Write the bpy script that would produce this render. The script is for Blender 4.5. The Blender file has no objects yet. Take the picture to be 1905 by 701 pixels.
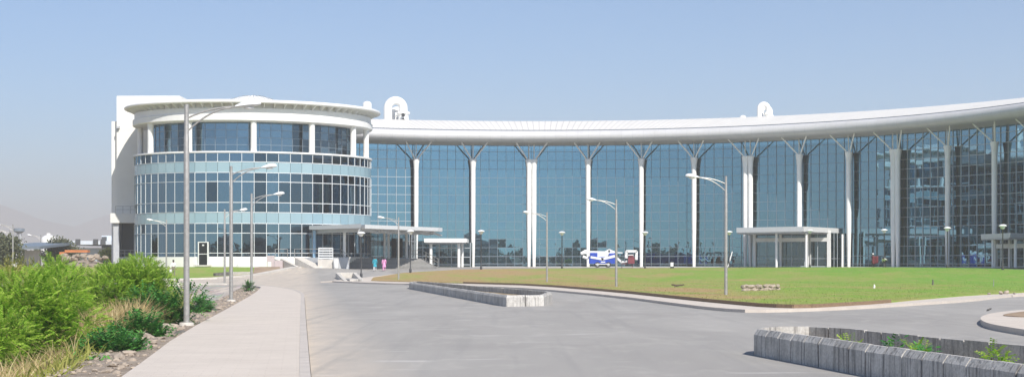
import bpy, math, random
import numpy as np
from mathutils import Vector
random.seed(11)
R = math.radians
F, CX, HY, EYE = 3000.0, 952.5, 490.0, 1.72      # focal length in photo pixels, photo centre, horizon row, eye height (m)
sc = bpy.context.scene
COL = sc.collection

# ------------------------------------------------------------------ terrain
RS = [0, 148, 157, 171, 180, 192, 215, 9000]
RZ = [0, 0, .18, .62, .92, 1.08, 1.24, 1.24]
def sst(t):
    t = max(0.0, min(1.0, t)); return t*t*(3-2*t)
LX = [(-40, .1), (0, -2.3), (22.7, -5.5), (36.9, -7.6), (60, -10.45), (87, -13.9), (100, -15.7), (114, -17.7), (400, -60)]
def xl(y):                                        # left edge of the paved walkway
    return float(np.interp(y, [a for a, b in LX], [b for a, b in LX]))
def g(x, y):
    s = y + .6*max(0, x-14) - .45*max(0, -x-18)
    z = float(np.interp(s, RS, RZ))
    if x < -16: z += sst((y-173)/10)*sst((-16-x)/6)*max(0, 1.22-z)
    if y < 132:
        v = xl(y) - 1.15
        side = sst((v-x)/3.2)
        d = 2.0*side*(1-sst((y-106)/20))
        d *= 1-.62*math.exp(-((x+11.2)/1.8)**2-((y-41)/3.2)**2)
        if d > 0: z -= d + .12*math.sin(x*1.7)*math.sin(y*.9+x)*side
    return z
def W(px, py, Z):                                 # the world point Z metres ahead seen at photo pixel px, py
    return Vector(((px-CX)/F*Z, Z, EYE-(py-HY)/F*Z))
def gp(px, py, off=0.0):                          # where the sight line through px, py meets the ground
    best = None; Z = 8.0
    prev = None
    while Z < 400:
        p = W(px, py, Z); d = p.z - (g(p.x, Z)+off)
        if d <= 0: return Vector((p.x, Z))
        Z += max(.05, Z*.002)
    return Vector((p.x, Z))
def gpf(px, Z):                                   # a ground point below column px at a given distance
    return Vector(((px-CX)/F*Z, Z))

# ------------------------------------------------------------------ materials
M = {}
def newmat(name):
    m = bpy.data.materials.new(name); m.use_nodes = True
    nt = m.node_tree; nt.nodes.clear()
    out = nt.nodes.new('ShaderNodeOutputMaterial')
    M[name] = m
    return m, nt, out
def L(nt, a, b): nt.links.new(a, b)
def nd(nt, t, **kw):
    n = nt.nodes.new('ShaderNode'+t)
    for k, v in kw.items(): setattr(n, k, v)
    return n
def ramp(nt, fac, stops):
    r = nd(nt, 'ValToRGB'); e = r.color_ramp.elements
    while len(e) < len(stops): e.new(.5)
    for el, (p, c) in zip(e, stops):
        el.position = p; el.color = (*c, 1) if len(c) == 3 else c
    L(nt, fac, r.inputs[0]); return r.outputs[0]
def noise(nt, vec, scale, detail=4, rough=.6, dist=0):
    n = nd(nt, 'TexNoise'); n.inputs['Scale'].default_value = scale; n.inputs['Detail'].default_value = detail
    n.inputs['Roughness'].default_value = rough; n.inputs['Distortion'].default_value = dist
    L(nt, vec, n.inputs['Vector']); return n.outputs['Fac']
def mapping(nt, vec, scale):
    m = nd(nt, 'Mapping'); m.inputs['Scale'].default_value = scale; L(nt, vec, m.inputs['Vector']); return m.outputs[0]
def mix(nt, fac, a, b, mode='MIX'):
    m = nd(nt, 'MixRGB', blend_type=mode)
    for i, v in ((0, fac), (1, a), (2, b)):
        if hasattr(v, 'links'): L(nt, v, m.inputs[i])
        elif i == 0: m.inputs[0].default_value = v
        else: m.inputs[i].default_value = (*v, 1)
    return m.outputs[0]
def math_(nt, op, a, b=None):
    m = nd(nt, 'Math', operation=op)
    for i, v in enumerate((a, b)):
        if v is None: continue
        if hasattr(v, 'links'): L(nt, v, m.inputs[i])
        else: m.inputs[i].default_value = v
    return m.outputs[0]
def bsdf(nt, out, col, rough=.8, metal=0, bump=None, bstr=.3, bdist=.02, spec=.5):
    b = nd(nt, 'BsdfPrincipled')
    if hasattr(col, 'links'): L(nt, col, b.inputs['Base Color'])
    else: b.inputs['Base Color'].default_value = (*col, 1)
    b.inputs['Roughness'].default_value = rough; b.inputs['Metallic'].default_value = metal
    b.inputs['Specular IOR Level'].default_value = spec
    if bump is not None:
        bn = nd(nt, 'Bump'); bn.inputs['Strength'].default_value = bstr; bn.inputs['Distance'].default_value = bdist
        L(nt, bump, bn.inputs['Height']); L(nt, bn.outputs[0], b.inputs['Normal'])
    L(nt, b.outputs[0], out.inputs[0]); return b
def geo(nt): return nd(nt, 'NewGeometry').outputs['Position']
def plain(name, col, rough=.6, metal=0, var=.12, scale=3.0, spec=.5):
    m, nt, out = newmat(name)
    n = noise(nt, geo(nt), scale, 5)
    lo = tuple(c*(1-var) for c in col); hi = tuple(min(1, c*(1+var)) for c in col)
    bsdf(nt, out, ramp(nt, n, [(.3, lo), (.7, hi)]), rough, metal, bump=noise(nt, geo(nt), scale*14, 3), bstr=.08, spec=spec)

plain('white_paint', (.80, .80, .78), .5, var=.04, scale=.6)
plain('cream_roof', (.74, .71, .65), .45, var=.05, scale=.3)
plain('white_render', (.80, .79, .74), .8, var=.05, scale=.4)
plain('column_paint', (.88, .88, .86), .5, var=.05, scale=.8)
plain('grey_paint', (.50, .52, .54), .5, var=.06)
plain('aluminium', (.50, .54, .57), .45, metal=.3, var=.05)
plain('mullion_grey', (.22, .27, .32), .45, metal=.3, var=.05)
plain('mullion_white', (.72, .75, .76), .45, var=.04)
plain('galvanised', (.40, .39, .37), .45, metal=.45, var=.16, scale=9)
plain('lamp_white', (.78, .80, .80), .3, var=.03)
plain('black_metal', (.03, .032, .035), .45, var=.2)
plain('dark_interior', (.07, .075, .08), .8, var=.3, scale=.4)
plain('interior_floor', (.30, .30, .29), .7, var=.15, scale=.4)
plain('interior_white', (.60, .60, .58), .7, var=.06)
plain('blue_paint', (.015, .06, .42), .4, var=.12)
plain('maroon_panel', (.20, .035, .05), .6, var=.15)
plain('tyre_rubber', (.03, .03, .03), .8, var=.2)
plain('door_dark', (.014, .018, .018), .8, var=.2, spec=.1)
plain('skin', (.16, .08, .05), .6, var=.08)
plain('hair_black', (.012, .01, .01), .6, var=.2)
plain('cloth_white', (.78, .78, .80), .9, var=.05)
plain('cloth_khaki', (.22, .21, .16), .9, var=.08)
plain('cloth_teal', (.03, .36, .46), .9, var=.12)
plain('cloth_navy', (.04, .09, .25), .9, var=.12)
plain('cloth_pink', (.74, .32, .56), .9, var=.12)
plain('cloth_red', (.13, .02, .03), .9, var=.15)
plain('cloth_dark', (.04, .045, .06), .9, var=.15)
plain('blue_column', (.30, .50, .68), .4, var=.1)
plain('pink_board', (.52, .45, .45), .7, var=.08)
plain('shed_wall', (.42, .48, .52), .8, var=.1, scale=.2)
plain('shed_roof', (.62, .68, .74), .6, var=.06, scale=.2)
plain('orange_sheet', (.55, .20, .07), .8, var=.15, scale=1)
plain('bark', (.10, .075, .05), .9, var=.3, scale=12)
plain('twig', (.22, .15, .09), .9, var=.3, scale=12)
plain('stone', (.36, .30, .24), .9, var=.3, scale=5)
plain('pale_concrete', (.58, .55, .50), .85, var=.12, scale=2)
plain('canopy_paint', (.64, .66, .67), .5, var=.05)
plain('kerb_stone', (.50, .455, .41), .85, var=.1, scale=2)
plain('step_stone', (.44, .435, .42), .85, var=.1, scale=2)
plain('dark_stone', (.12, .115, .105), .9, var=.35, scale=4)
plain('hill_earth', (.23, .22, .20), .95, var=.2, scale=.004)
plain('back_building', (.55, .53, .49), .8, var=.08, scale=.1)
plain('soffit', (.36, .35, .34), .6, var=.06, scale=.5)

def concrete():
    m, nt, out = newmat('cast_concrete')
    p = geo(nt)
    big = noise(nt, p, 1.3, 6, .65); fine = noise(nt, p, 22, 4)
    streak = noise(nt, mapping(nt, p, (13, 13, .9)), 1.0, 3, .6)
    base = ramp(nt, big, [(.3, (.37, .355, .33)), (.68, (.62, .60, .56))])
    c = mix(nt, ramp(nt, streak, [(.50, (0, 0, 0)), (.66, (.75, .75, .75))]), base, (.13, .125, .12))
    c = mix(nt, ramp(nt, noise(nt, mapping(nt, p, (17, 17, 1.3)), 1.0, 2), [(.62, (0, 0, 0)), (.70, (.5, .5, .5))]), c, (.62, .61, .58))
    c = mix(nt, .35, c, ramp(nt, fine, [(.3, (.2, .2, .2)), (.7, (.8, .8, .8))]), 'OVERLAY')
    bsdf(nt, out, c, .9, bump=fine, bstr=.5)
concrete()

def roofmat(name, col, bw, bh, mort):               # metal cladding with joints, laid out along the sheet's own UV
    m, nt, out = newmat(name)
    uv = nd(nt, 'UVMap').outputs[0]
    b = nd(nt, 'TexBrick'); b.offset = 0; b.inputs['Scale'].default_value = 1
    b.inputs['Brick Width'].default_value = bw; b.inputs['Row Height'].default_value = bh
    b.inputs['Mortar Size'].default_value = mort; b.inputs['Mortar Smooth'].default_value = .3
    b.inputs['Color1'].default_value = (*col, 1); b.inputs['Color2'].default_value = (*[c*.965 for c in col], 1)
    b.inputs['Mortar'].default_value = (*[c*.62 for c in col], 1)
    L(nt, uv, b.inputs['Vector'])
    n = noise(nt, geo(nt), .5, 5)
    c = mix(nt, .12, b.outputs[0], ramp(nt, n, [(.3, (.45, .42, .38)), (.7, (.9, .9, .9))]))
    bsdf(nt, out, c, .45, metal=0, bump=b.outputs['Fac'], bstr=-.3)
roofmat('fascia_cladding', (.57, .57, .58), 1.55, .82, .012)
roofmat('roof_sheet', (.86, .83, .76), .75, 40, .05)
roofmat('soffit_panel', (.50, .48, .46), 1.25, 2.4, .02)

def glass(name, tint, refl, trans, wav=.002):
    m, nt, out = newmat(name)
    at = nd(nt, 'Attribute'); at.attribute_name = 'pane'
    p = geo(nt)
    bn = nd(nt, 'Bump'); bn.inputs['Strength'].default_value = .5; bn.inputs['Distance'].default_value = wav
    L(nt, noise(nt, p, 1.1, 2, .4), bn.inputs['Height'])
    gl = nd(nt, 'BsdfGlossy'); gl.inputs['Roughness'].default_value = .0
    tv = mix(nt, at.outputs['Fac'], tuple(c*.72 for c in tint), tint)
    L(nt, tv, gl.inputs['Color']); L(nt, bn.outputs[0], gl.inputs['Normal'])
    tr = nd(nt, 'BsdfTransparent'); tr.inputs['Color'].default_value = (*trans, 1)
    lw = nd(nt, 'LayerWeight'); lw.inputs['Blend'].default_value = .35
    fac = math_(nt, 'ADD', math_(nt, 'MULTIPLY', lw.outputs['Fresnel'], .35), refl)
    fac = math_(nt, 'MINIMUM', math_(nt, 'MULTIPLY', fac, math_(nt, 'ADD', math_(nt, 'MULTIPLY', at.outputs['Fac'], .55), .5)), .97)
    mx = nd(nt, 'MixShader'); L(nt, fac, mx.inputs[0]); L(nt, tr.outputs[0], mx.inputs[1]); L(nt, gl.outputs[0], mx.inputs[2])
    L(nt, mx.outputs[0], out.inputs[0])
glass('facade_glass', (.24, .44, .57), .64, (.14, .27, .34))
glass('drum_glass', (.22, .36, .47), .62, (.14, .22, .28))
glass('door_glass', (.30, .38, .44), .35, (.30, .36, .38))
def spandrel():
    m, nt, out = newmat('spandrel_glass')
    at = nd(nt, 'Attribute'); at.attribute_name = 'pane'
    c = mix(nt, at.outputs['Fac'], (.21, .33, .39), (.30, .43, .48))
    bsdf(nt, out, c, .12, spec=.9)
spandrel()

def asphalt():
    m, nt, out = newmat('asphalt')
    p = geo(nt)
    big = noise(nt, mapping(nt, p, (.22, .07, .2)), 1, 5, .6, .6)
    mid = noise(nt, mapping(nt, p, (.9, .35, 1)), 1, 5, .65, .8)
    fine = noise(nt, p, 60, 3)
    c = ramp(nt, big, [(.3, (.295, .283, .266)), (.7, (.375, .36, .337))])
    c = mix(nt, ramp(nt, mid, [(.52, (0, 0, 0)), (.72, (.5, .5, .5))]), c, (.46, .44, .405))
    # dust that collects along the left kerb
    sx = nd(nt, 'SeparateXYZ'); L(nt, p, sx.inputs[0])
    kx = math_(nt, 'ADD', sx.outputs['X'], math_(nt, 'MULTIPLY', sx.outputs['Y'], .131))      # distance from the kerb line
    kd = math_(nt, 'SUBTRACT', 1.0, math_(nt, 'MULTIPLY', math_(nt, 'SUBTRACT', kx, .15), .55))
    kd = math_(nt, 'MULTIPLY', nd_clamp(nt, kd), nd_clamp(nt, math_(nt, 'ADD', math_(nt, 'MULTIPLY', noise(nt, mapping(nt, p, (1.6, .5, 1)), 1, 5, .7), 1.6), .0)))
    c = mix(nt, kd, c, (.56, .49, .41))
    # pale dried puddle marks across the lane
    st = noise(nt, mapping(nt, p, (.35, 1.1, 1)), 1, 4, .55, .5)
    c = mix(nt, ramp(nt, st, [(.63, (0, 0, 0)), (.72, (.55, .55, .55))]), c, (.58, .565, .54))
    sv = noise(nt, mapping(nt, p, (2.2, .05, 1)), 1, 3, .5)
    c = mix(nt, ramp(nt, sv, [(.54, (0, 0, 0)), (.72, (.4, .4, .4))]), c, (.26, .255, .245))
    c = mix(nt, .22, c, ramp(nt, fine, [(.35, (.1, .1, .1)), (.65, (.9, .9, .9))]), 'OVERLAY')
    bsdf(nt, out, c, .9, bump=fine, bstr=.4, bdist=.01, spec=.3)
def nd_clamp(nt, v):
    n = nd(nt, 'Clamp'); L(nt, v, n.inputs[0]); return n.outputs[0]
asphalt()
def paving():
    m, nt, out = newmat('paving')
    p = geo(nt)
    b = nd(nt, 'TexBrick'); b.offset = .5
    b.inputs['Scale'].default_value = 1; b.inputs['Brick Width'].default_value = .46; b.inputs['Row Height'].default_value = .3
    b.inputs['Mortar Size'].default_value = .006; b.inputs['Mortar Smooth'].default_value = .4
    b.inputs['Color1'].default_value = (.59, .53, .465, 1); b.inputs['Color2'].default_value = (.565, .505, .445, 1)
    b.inputs['Mortar'].default_value = (.47, .415, .36, 1)
    mp = nd(nt, 'Mapping'); mp.inputs['Rotation'].default_value = (0, 0, R(-7.6)); L(nt, p, mp.inputs['Vector'])
    L(nt, mp.outputs[0], b.inputs['Vector'])
    n = noise(nt, p, .8, 6, .65)
    c = mix(nt, .3, b.outputs[0], ramp(nt, n, [(.3, (.46, .41, .355)), (.7, (.70, .635, .56))]))
    c = mix(nt, ramp(nt, noise(nt, p, 4, 5, .7), [(.62, (0, 0, 0)), (.75, (.25, .25, .25))]), c, (.30, .27, .23))
    bsdf(nt, out, c, .9, bump=b.outputs['Fac'], bstr=-.25, bdist=.004, spec=.3)
paving()
def ground_mat(name, stops, scale, bscale=9, bstr=.6, bdist=.05):
    m, nt, out = newmat(name)
    p = geo(nt)
    n = noise(nt, p, scale, 7, .68, .4)
    c = ramp(nt, n, stops)
    f = noise(nt, p, bscale, 5, .7)
    c = mix(nt, .35, c, ramp(nt, f, [(.3, (.15, .15, .15)), (.7, (.85, .85, .85))]), 'OVERLAY')
    bsdf(nt, out, c, .95, bump=f, bstr=bstr, bdist=bdist, spec=.2)
ground_mat('soil', [(.3, (.17, .13, .085)), (.5, (.28, .22, .14)), (.7, (.36, .30, .20))], .5)
ground_mat('gravel_earth', [(.3, (.24, .19, .15)), (.55, (.38, .32, .26)), (.75, (.46, .40, .33))], 1.6, 14, .9, .06)
ground_mat('brown_earth', [(.3, (.27, .19, .13)), (.7, (.40, .31, .22))], .6)
def lawn(name, off, sc_):
    m, nt, out = newmat(name)
    p = geo(nt)
    sx = nd(nt, 'SeparateXYZ'); L(nt, p, sx.inputs[0])
    # greener towards the watered right-hand corner, parched on the left and along the edges
    gx = math_(nt, 'MULTIPLY', math_(nt, 'ADD', sx.outputs['X'], off), sc_)
    n1 = noise(nt, mapping(nt, p, (.16, .08, 1)), 1, 6, .65, .5)
    v = nd_clamp(nt, math_(nt, 'ADD', gx, math_(nt, 'MULTIPLY', math_(nt, 'SUBTRACT', n1, .5), 2.6)))
    c = ramp(nt, v, [(0, (.38, .27, .13)), (.10, (.35, .30, .11)), (.30, (.29, .31, .09)), (.58, (.23, .33, .06)), (1, (.17, .33, .045))])
    n2 = noise(nt, mapping(nt, p, (1, .35, 1)), 1.1, 7, .75)
    c = mix(nt, ramp(nt, n2, [(.5, (0, 0, 0)), (.68, (.65, .65, .65))]), c, (.38, .31, .15))
    f = noise(nt, p, 12, 5, .75)
    c = mix(nt, .4, c, ramp(nt, f, [(.3, (.15, .15, .15)), (.7, (.85, .85, .85))]), 'OVERLAY')
    bsdf(nt, out, c, .95, bump=f, bstr=.8, bdist=.04, spec=.15)
lawn('lawn_grass', 5.0, .021)
lawn('green_lawn', 100.0, .008)
def leafmat(name, stops, trans=.35, rough=.55):
    m, nt, out = newmat(name)
    ri = nd(nt, 'NewGeometry').outputs['Random Per Island']
    c = ramp(nt, ri, stops)
    c = mix(nt, ramp(nt, noise(nt, geo(nt), 1.1, 3), [(.35, (0, 0, 0)), (.65, (.5, .5, .5))]), c, stops[-2][1])
    b = nd(nt, 'BsdfPrincipled'); b.inputs['Roughness'].default_value = rough; b.inputs['Specular IOR Level'].default_value = .3
    L(nt, c, b.inputs['Base Color'])
    t = nd(nt, 'BsdfTranslucent'); L(nt, c, t.inputs[0])
    mx = nd(nt, 'MixShader'); mx.inputs[0].default_value = trans
    L(nt, b.outputs[0], mx.inputs[1]); L(nt, t.outputs[0], mx.inputs[2]); L(nt, mx.outputs[0], out.inputs[0])
leafmat('leaf_feathery', [(0, (.19, .40, .03)), (.45, (.31, .54, .055)), (.85, (.46, .62, .10)), (1, (.58, .52, .22))], .5)
leafmat('leaf_olive', [(0, (.26, .32, .06)), (.5, (.38, .40, .09)), (1, (.52, .46, .17))], .4)
leafmat('leaf_dark', [(0, (.04, .15, .03)), (.6, (.08, .26, .05)), (1, (.16, .38, .08))], .3, .4)
leafmat('leaf_grey', [(0, (.10, .12, .07)), (1, (.22, .23, .13))], .3)
leafmat('leaf_far', [(0, (.08, .11, .07)), (1, (.13, .16, .10))], .3)
leafmat('dry_straw', [(0, (.36, .25, .11)), (.5, (.58, .45, .22)), (1, (.70, .60, .34))], .35)
leafmat('grass_blade', [(0, (.24, .32, .07)), (.5, (.33, .34, .10)), (1, (.40, .35, .13))], .5)

# ------------------------------------------------------------------ mesh helpers
class MB:
    def __init__(s): s.v = []; s.f = []; s.uv = {}; s.at = {}; s.m = {}; s.cur = 0
    def add(s, vs, fs, mi=None):
        b = len(s.v); s.v += [tuple(v) for v in vs]
        for f in fs:
            if mi if mi is not None else s.cur: s.m[len(s.f)] = mi if mi is not None else s.cur
            s.f.append(tuple(b+i for i in f))
    def box(s, c, d, rz=0, rx=0, mi=None):
        from mathutils import Matrix
        m = Matrix.Rotation(rz, 3, 'Z') @ Matrix.Rotation(rx, 3, 'X')
        vs = [Vector(c)+m @ Vector((x*d[0]/2, y*d[1]/2, z*d[2]/2)) for z in (-1, 1) for y in (-1, 1) for x in (-1, 1)]
        s.add(vs, [(0, 2, 3, 1), (4, 5, 7, 6), (0, 1, 5, 4), (2, 6, 7, 3), (0, 4, 6, 2), (1, 3, 7, 5)], mi)
    def bar(s, a, b, w, h=None, up=(0, 0, 1), mi=None):
        a, b = Vector(a), Vector(b); h = h or w; d = (b-a).normalized()
        sd = d.cross(Vector(up))
        if sd.length < 1e-4: sd = d.cross(Vector((1, 0, 0)))
        sd.normalize(); u = sd.cross(d)
        vs = [p+sd*x*w/2+u*z*h/2 for p in (a, b) for z in (-1, 1) for x in (-1, 1)]
        s.add(vs, [(0, 1, 3, 2), (4, 6, 7, 5), (0, 4, 5, 1), (2, 3, 7, 6), (0, 2, 6, 4), (1, 5, 7, 3)], mi)
    def tube(s, pts, rad, n=8, cap=True, mi=None):
        pts = [Vector(p) for p in pts]
        if not hasattr(rad, '__len__'): rad = [rad]*len(pts)
        vs = []; fs = []; ref = None
        for i, p in enumerate(pts):
            d = (pts[min(i+1, len(pts)-1)]-pts[max(i-1, 0)]).normalized()
            if ref is None:
                ref = d.cross(Vector((0, 0, 1)))
                if ref.length < .05: ref = d.cross(Vector((0, 1, 0)))
            ref = (ref-d*ref.dot(d)).normalized(); o = d.cross(ref)
            for k in range(n):
                a = 2*math.pi*k/n; vs.append(p+(ref*math.cos(a)+o*math.sin(a))*rad[i])
        for i in range(len(pts)-1):
            for k in range(n):
                k2 = (k+1) % n; fs.append((i*n+k, i*n+k2, (i+1)*n+k2, (i+1)*n+k))
        if cap: fs += [tuple(range(n-1, -1, -1)), tuple((len(pts)-1)*n+k for k in range(n))]
        s.add(vs, fs, mi)
    def lathe(s, c, prof, n=20, mi=None, sx=1, sy=1):
        vs = []; fs = []
        for r, z in prof:
            for k in range(n):
                a = 2*math.pi*k/n; vs.append((c[0]+r*sx*math.cos(a), c[1]+r*sy*math.sin(a), c[2]+z))
        for i in range(len(prof)-1):
            for k in range(n):
                k2 = (k+1) % n; fs.append((i*n+k, i*n+k2, (i+1)*n+k2, (i+1)*n+k))
        if prof[0][0] > .001: fs.append(tuple(range(n-1, -1, -1)))
        if prof[-1][0] > .001: fs.append(tuple((len(prof)-1)*n+k for k in range(n)))
        s.add(vs, fs, mi)
    def prism(s, pts, z0, z1, mi=None):             # closed plan outline raised from z0 to z1
        n = len(pts); vs = [(p[0], p[1], z0) for p in pts]+[(p[0], p[1], z1) for p in pts]
        ar = sum(pts[i][0]*pts[(i+1) % n][1]-pts[(i+1) % n][0]*pts[i][1] for i in range(n))
        fs = [tuple(range(n, 2*n)), tuple(range(n-1, -1, -1))]+[(i, (i+1) % n, n+(i+1) % n, n+i) for i in range(n)]
        if ar < 0: fs = [tuple(reversed(f)) for f in fs]
        s.add(vs, fs, mi)
    def grid(s, rows, uvs=None, closed=False, mi=None, flip=False):   # rows of equal length
        b = len(s.v); n = len(rows[0])
        for r in rows: s.v += [tuple(p) for p in r]
        for i in range(len(rows)-1):
            for k in range(n if closed else n-1):
                k2 = (k+1) % n
                q = (b+i*n+k, b+i*n+k2, b+(i+1)*n+k2, b+(i+1)*n+k)
                if uvs: s.uv[len(s.f)] = [uvs[i][k], uvs[i][k+1], uvs[i+1][k+1], uvs[i+1][k]]
                if mi: s.m[len(s.f)] = mi
                if flip:
                    q = q[::-1]
                    if uvs: s.uv[len(s.f)] = s.uv[len(s.f)][::-1]
                s.f.append(q)
    def build(s, name, mats, parent=None, smooth=False, loc=None):
        me = bpy.data.meshes.new(name)
        o = Vector((0, 0, 0))
        if parent is not None: o = wloc(parent)
        if loc is not None: o = Vector(loc)
        me.from_pydata([(v[0]-o.x, v[1]-o.y, v[2]-o.z) for v in s.v], [], s.f)
        if isinstance(mats, str): mats = [mats]
        for m in mats: me.materials.append(M[m])
        for i, m in s.m.items(): me.polygons[i].material_index = m
        if s.uv:
            ul = me.uv_layers.new(name='UVMap')
            for p in me.polygons:
                if p.index in s.uv:
                    for li, c in zip(p.loop_indices, s.uv[p.index]): ul.data[li].uv = c
        if s.at:
            a = me.attributes.new('pane', 'FLOAT', 'FACE')
            for i in range(len(me.polygons)): a.data[i].value = s.at.get(i, 1.0)
        if smooth:
            me.polygons.foreach_set('use_smooth', [True]*len(me.polygons))
            try: me.set_sharp_from_angle(angle=R(40))
            except Exception: pass
        me.validate(); me.update()
        ob = bpy.data.objects.new(name, me); COL.objects.link(ob)
        if parent is not None: ob.parent = parent
        if loc is not None: ob.location = o - (wloc(parent) if parent is not None else Vector((0, 0, 0)))
        return ob
def wloc(o):
    v = Vector((0, 0, 0))
    while o is not None: v = v+o.location; o = o.parent
    return v
def tag(o, label=None, cat=None, group=None, kind=None):
    if label: o['label'] = label
    if cat: o['category'] = cat
    if group: o['group'] = group
    if kind: o['kind'] = kind
    return o
def thing(name, loc, label, cat, group=None):
    o = bpy.data.objects.new(name, None); COL.objects.link(o); o.location = loc; o.empty_display_size = .3
    return tag(o, label, cat, group)
def struct(o, kind='structure'): o['kind'] = kind; return o
def copy_tree(o, parent=None):
    c = o.copy(); COL.objects.link(c); c.parent = parent
    for ch in list(o.children): copy_tree(ch, c)
    return c

# ------------------------------------------------------------------ world, sun, haze, camera
SUN_EL, SUN_AZ = R(43), R(-65)         # azimuth from +X; the sun stands to the right, a little behind the camera
to_sun = Vector((math.cos(SUN_EL)*math.cos(SUN_AZ), math.cos(SUN_EL)*math.sin(SUN_AZ), math.sin(SUN_EL)))
w = bpy.data.worlds.new('World'); sc.world = w; w.use_nodes = True
nt = w.node_tree; bg = nt.nodes['Background']
sky = nt.nodes.new('ShaderNodeTexSky'); sky.sky_type = 'NISHITA'; sky.sun_disc = False
sky.sun_elevation = SUN_EL; sky.sun_rotation = math.pi/2-SUN_AZ
sky.altitude = 1500; sky.air_density = 1.0; sky.dust_density = .5; sky.ozone_density = 6
dusty = nt.nodes.new('ShaderNodeMixRGB'); dusty.blend_type = 'MULTIPLY'; dusty.inputs[0].default_value = 1; dusty.inputs[2].default_value = (.84, .93, .955, 1)
nt.links.new(sky.outputs[0], dusty.inputs[1]); nt.links.new(dusty.outputs[0], bg.inputs[0]); bg.inputs[1].default_value = .101
sl = bpy.data.lights.new('sun', 'SUN'); sl.energy = 4.6; sl.angle = R(.55); sl.color = (1, .94, .86)
so = bpy.data.objects.new('sun', sl); COL.objects.link(so); so.rotation_euler = to_sun.to_track_quat('Z', 'Y').to_euler()
cd = bpy.data.cameras.new('camera'); cam = bpy.data.objects.new('camera', cd); COL.objects.link(cam); sc.camera = cam
cam.location = (0, 0, EYE); cam.rotation_euler = (R(90), 0, 0)
cd.sensor_fit = 'HORIZONTAL'; cd.sensor_width = 36; cd.lens = F/1905*36; cd.shift_y = (HY-350.5)/1905
cd.clip_start = .5; cd.clip_end = 30000
vs_ = sc.view_settings; vs_.view_transform = 'Standard'; vs_.look = 'None'; vs_.exposure = .44; vs_.gamma = 1
sc.cycles.max_bounces = 8; sc.cycles.transparent_max_bounces = 12; sc.cycles.volume_bounces = 1
sc.cycles.use_denoising = True; sc.cycles.sample_clamp_indirect = 6; sc.cycles.caustics_reflective = False; sc.cycles.caustics_refractive = False

hz = MB(); hz.box((0, 2400, 82), (8400, 6200, 180))
m, nt, out = newmat('air')
pv = nd(nt, 'VolumePrincipled'); pv.inputs['Color'].default_value = (.97, .95, .935, 1); pv.inputs['Density'].default_value = .00056
pv.inputs['Anisotropy'].default_value = .25
L(nt, pv.outputs[0], out.inputs['Volume'])
ho = hz.build('haze', 'air'); ho['kind'] = 'stuff'; ho['label'] = 'pale dusty haze over the whole site'

# ------------------------------------------------------------------ ground sheet
GY = [-40, -20, 0]+[3*i for i in range(1, 84)]+[270, 320, 420, 700, 1400, 3000, 5300]
GX = [-4000, -1500, -600, -300, -180, -120, -90]+[-75+1.5*i for i in range(0, 105)]+[90, 120, 180, 400, 1500, 4000]
def sheet(name, xs, ys, zf, mat, kind='structure'):
    b = MB(); b.grid([[(x, y, zf(x, y)) for x in xs] for y in ys])
    o = b.build(name, mat, smooth=True); return struct(o, kind)
YS = [-650, -250, -80]+GY
sheet('ground', GX, YS, lambda x, y: g(x, y)-.06, 'soil')

import bmesh
def drape(name, poly, off, mat, side=0.0, parent=None, mats2=None):
    """flat outline cut along the ground grid and laid on the terrain; side > 0 gives it a kerb face"""
    bm = bmesh.new()
    top = bm.faces.new([bm.verts.new((p[0], p[1], 0)) for p in poly])
    if top.normal.z < 0 or sum(poly[i][0]*poly[(i+1) % len(poly)][1]-poly[(i+1) % len(poly)][0]*poly[i][1] for i in range(len(poly))) < 0:
        top.normal_flip()
    bmesh.ops.triangulate(bm, faces=[top])
    x0, x1 = min(p[0] for p in poly), max(p[0] for p in poly); y0, y1 = min(p[1] for p in poly), max(p[1] for p in poly)
    for y in GY:
        if y0 < y < y1: bmesh.ops.bisect_plane(bm, geom=bm.verts[:]+bm.edges[:]+bm.faces[:], plane_co=(0, y, 0), plane_no=(0, 1, 0))
    for x in GX:
        if x0 < x < x1: bmesh.ops.bisect_plane(bm, geom=bm.verts[:]+bm.edges[:]+bm.faces[:], plane_co=(x, 0, 0), plane_no=(1, 0, 0))
    if side > 0:
        edges = [e for e in bm.edges if e.is_boundary]
        r = bmesh.ops.extrude_edge_only(bm, edges=edges)
        low = {v for v in r['geom'] if isinstance(v, bmesh.types.BMVert)}
    else: low = set()
    for v in bm.verts: v.co.z = g(v.co.x, v.co.y)+off-(side if v in low else 0)
    bmesh.ops.recalc_face_normals(bm, faces=bm.faces[:]) if side > 0 else None
    if side > 0 and bm.faces and sum(f.normal.z for f in bm.faces) < 0: bmesh.ops.reverse_faces(bm, faces=bm.faces[:])
    me = bpy.data.meshes.new(name); bm.to_mesh(me); bm.free(); me.materials.append(M[mat])
    o = bpy.data.objects.new(name, me); COL.objects.link(o); 
    if parent: o.parent = parent
    return o
def smoothpoly(pts, it=2):
    for _ in range(it):
        q = []
        for i in range(len(pts)-1):
            a, b = Vector(pts[i][:2]), Vector(pts[i+1][:2])
            if i == 0: q.append(a)
            q += [a*.75+b*.25, a*.25+b*.75]
            if i == len(pts)-2: q.append(b)
        pts = q
    return pts

# left walkway
KR = [(-40, 5.4), (0, .14), (22.7, -2.83), (32, -4.05), (50, -6.4), (70, -9.0), (87, -11.2), (97, -12.9), (108, -15.2), (117, -17.6), (122, -20)]
right_edge = smoothpoly([(b, a) for a, b in KR], 2)
left_edge = smoothpoly([(b, a) for a, b in LX[:-1]]+[(-20, 119.5)], 1)
kerb = [Vector((p.x, p.y)) for p in right_edge]
inner = [Vector((p.x-.16, p.y-.03)) for p in right_edge]
struct(drape('walkway', inner+left_edge[::-1], .12, 'paving', .16))
struct(drape('walkway_kerb', kerb+inner[::-1], .128, 'kerb_stone', .16))
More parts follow.
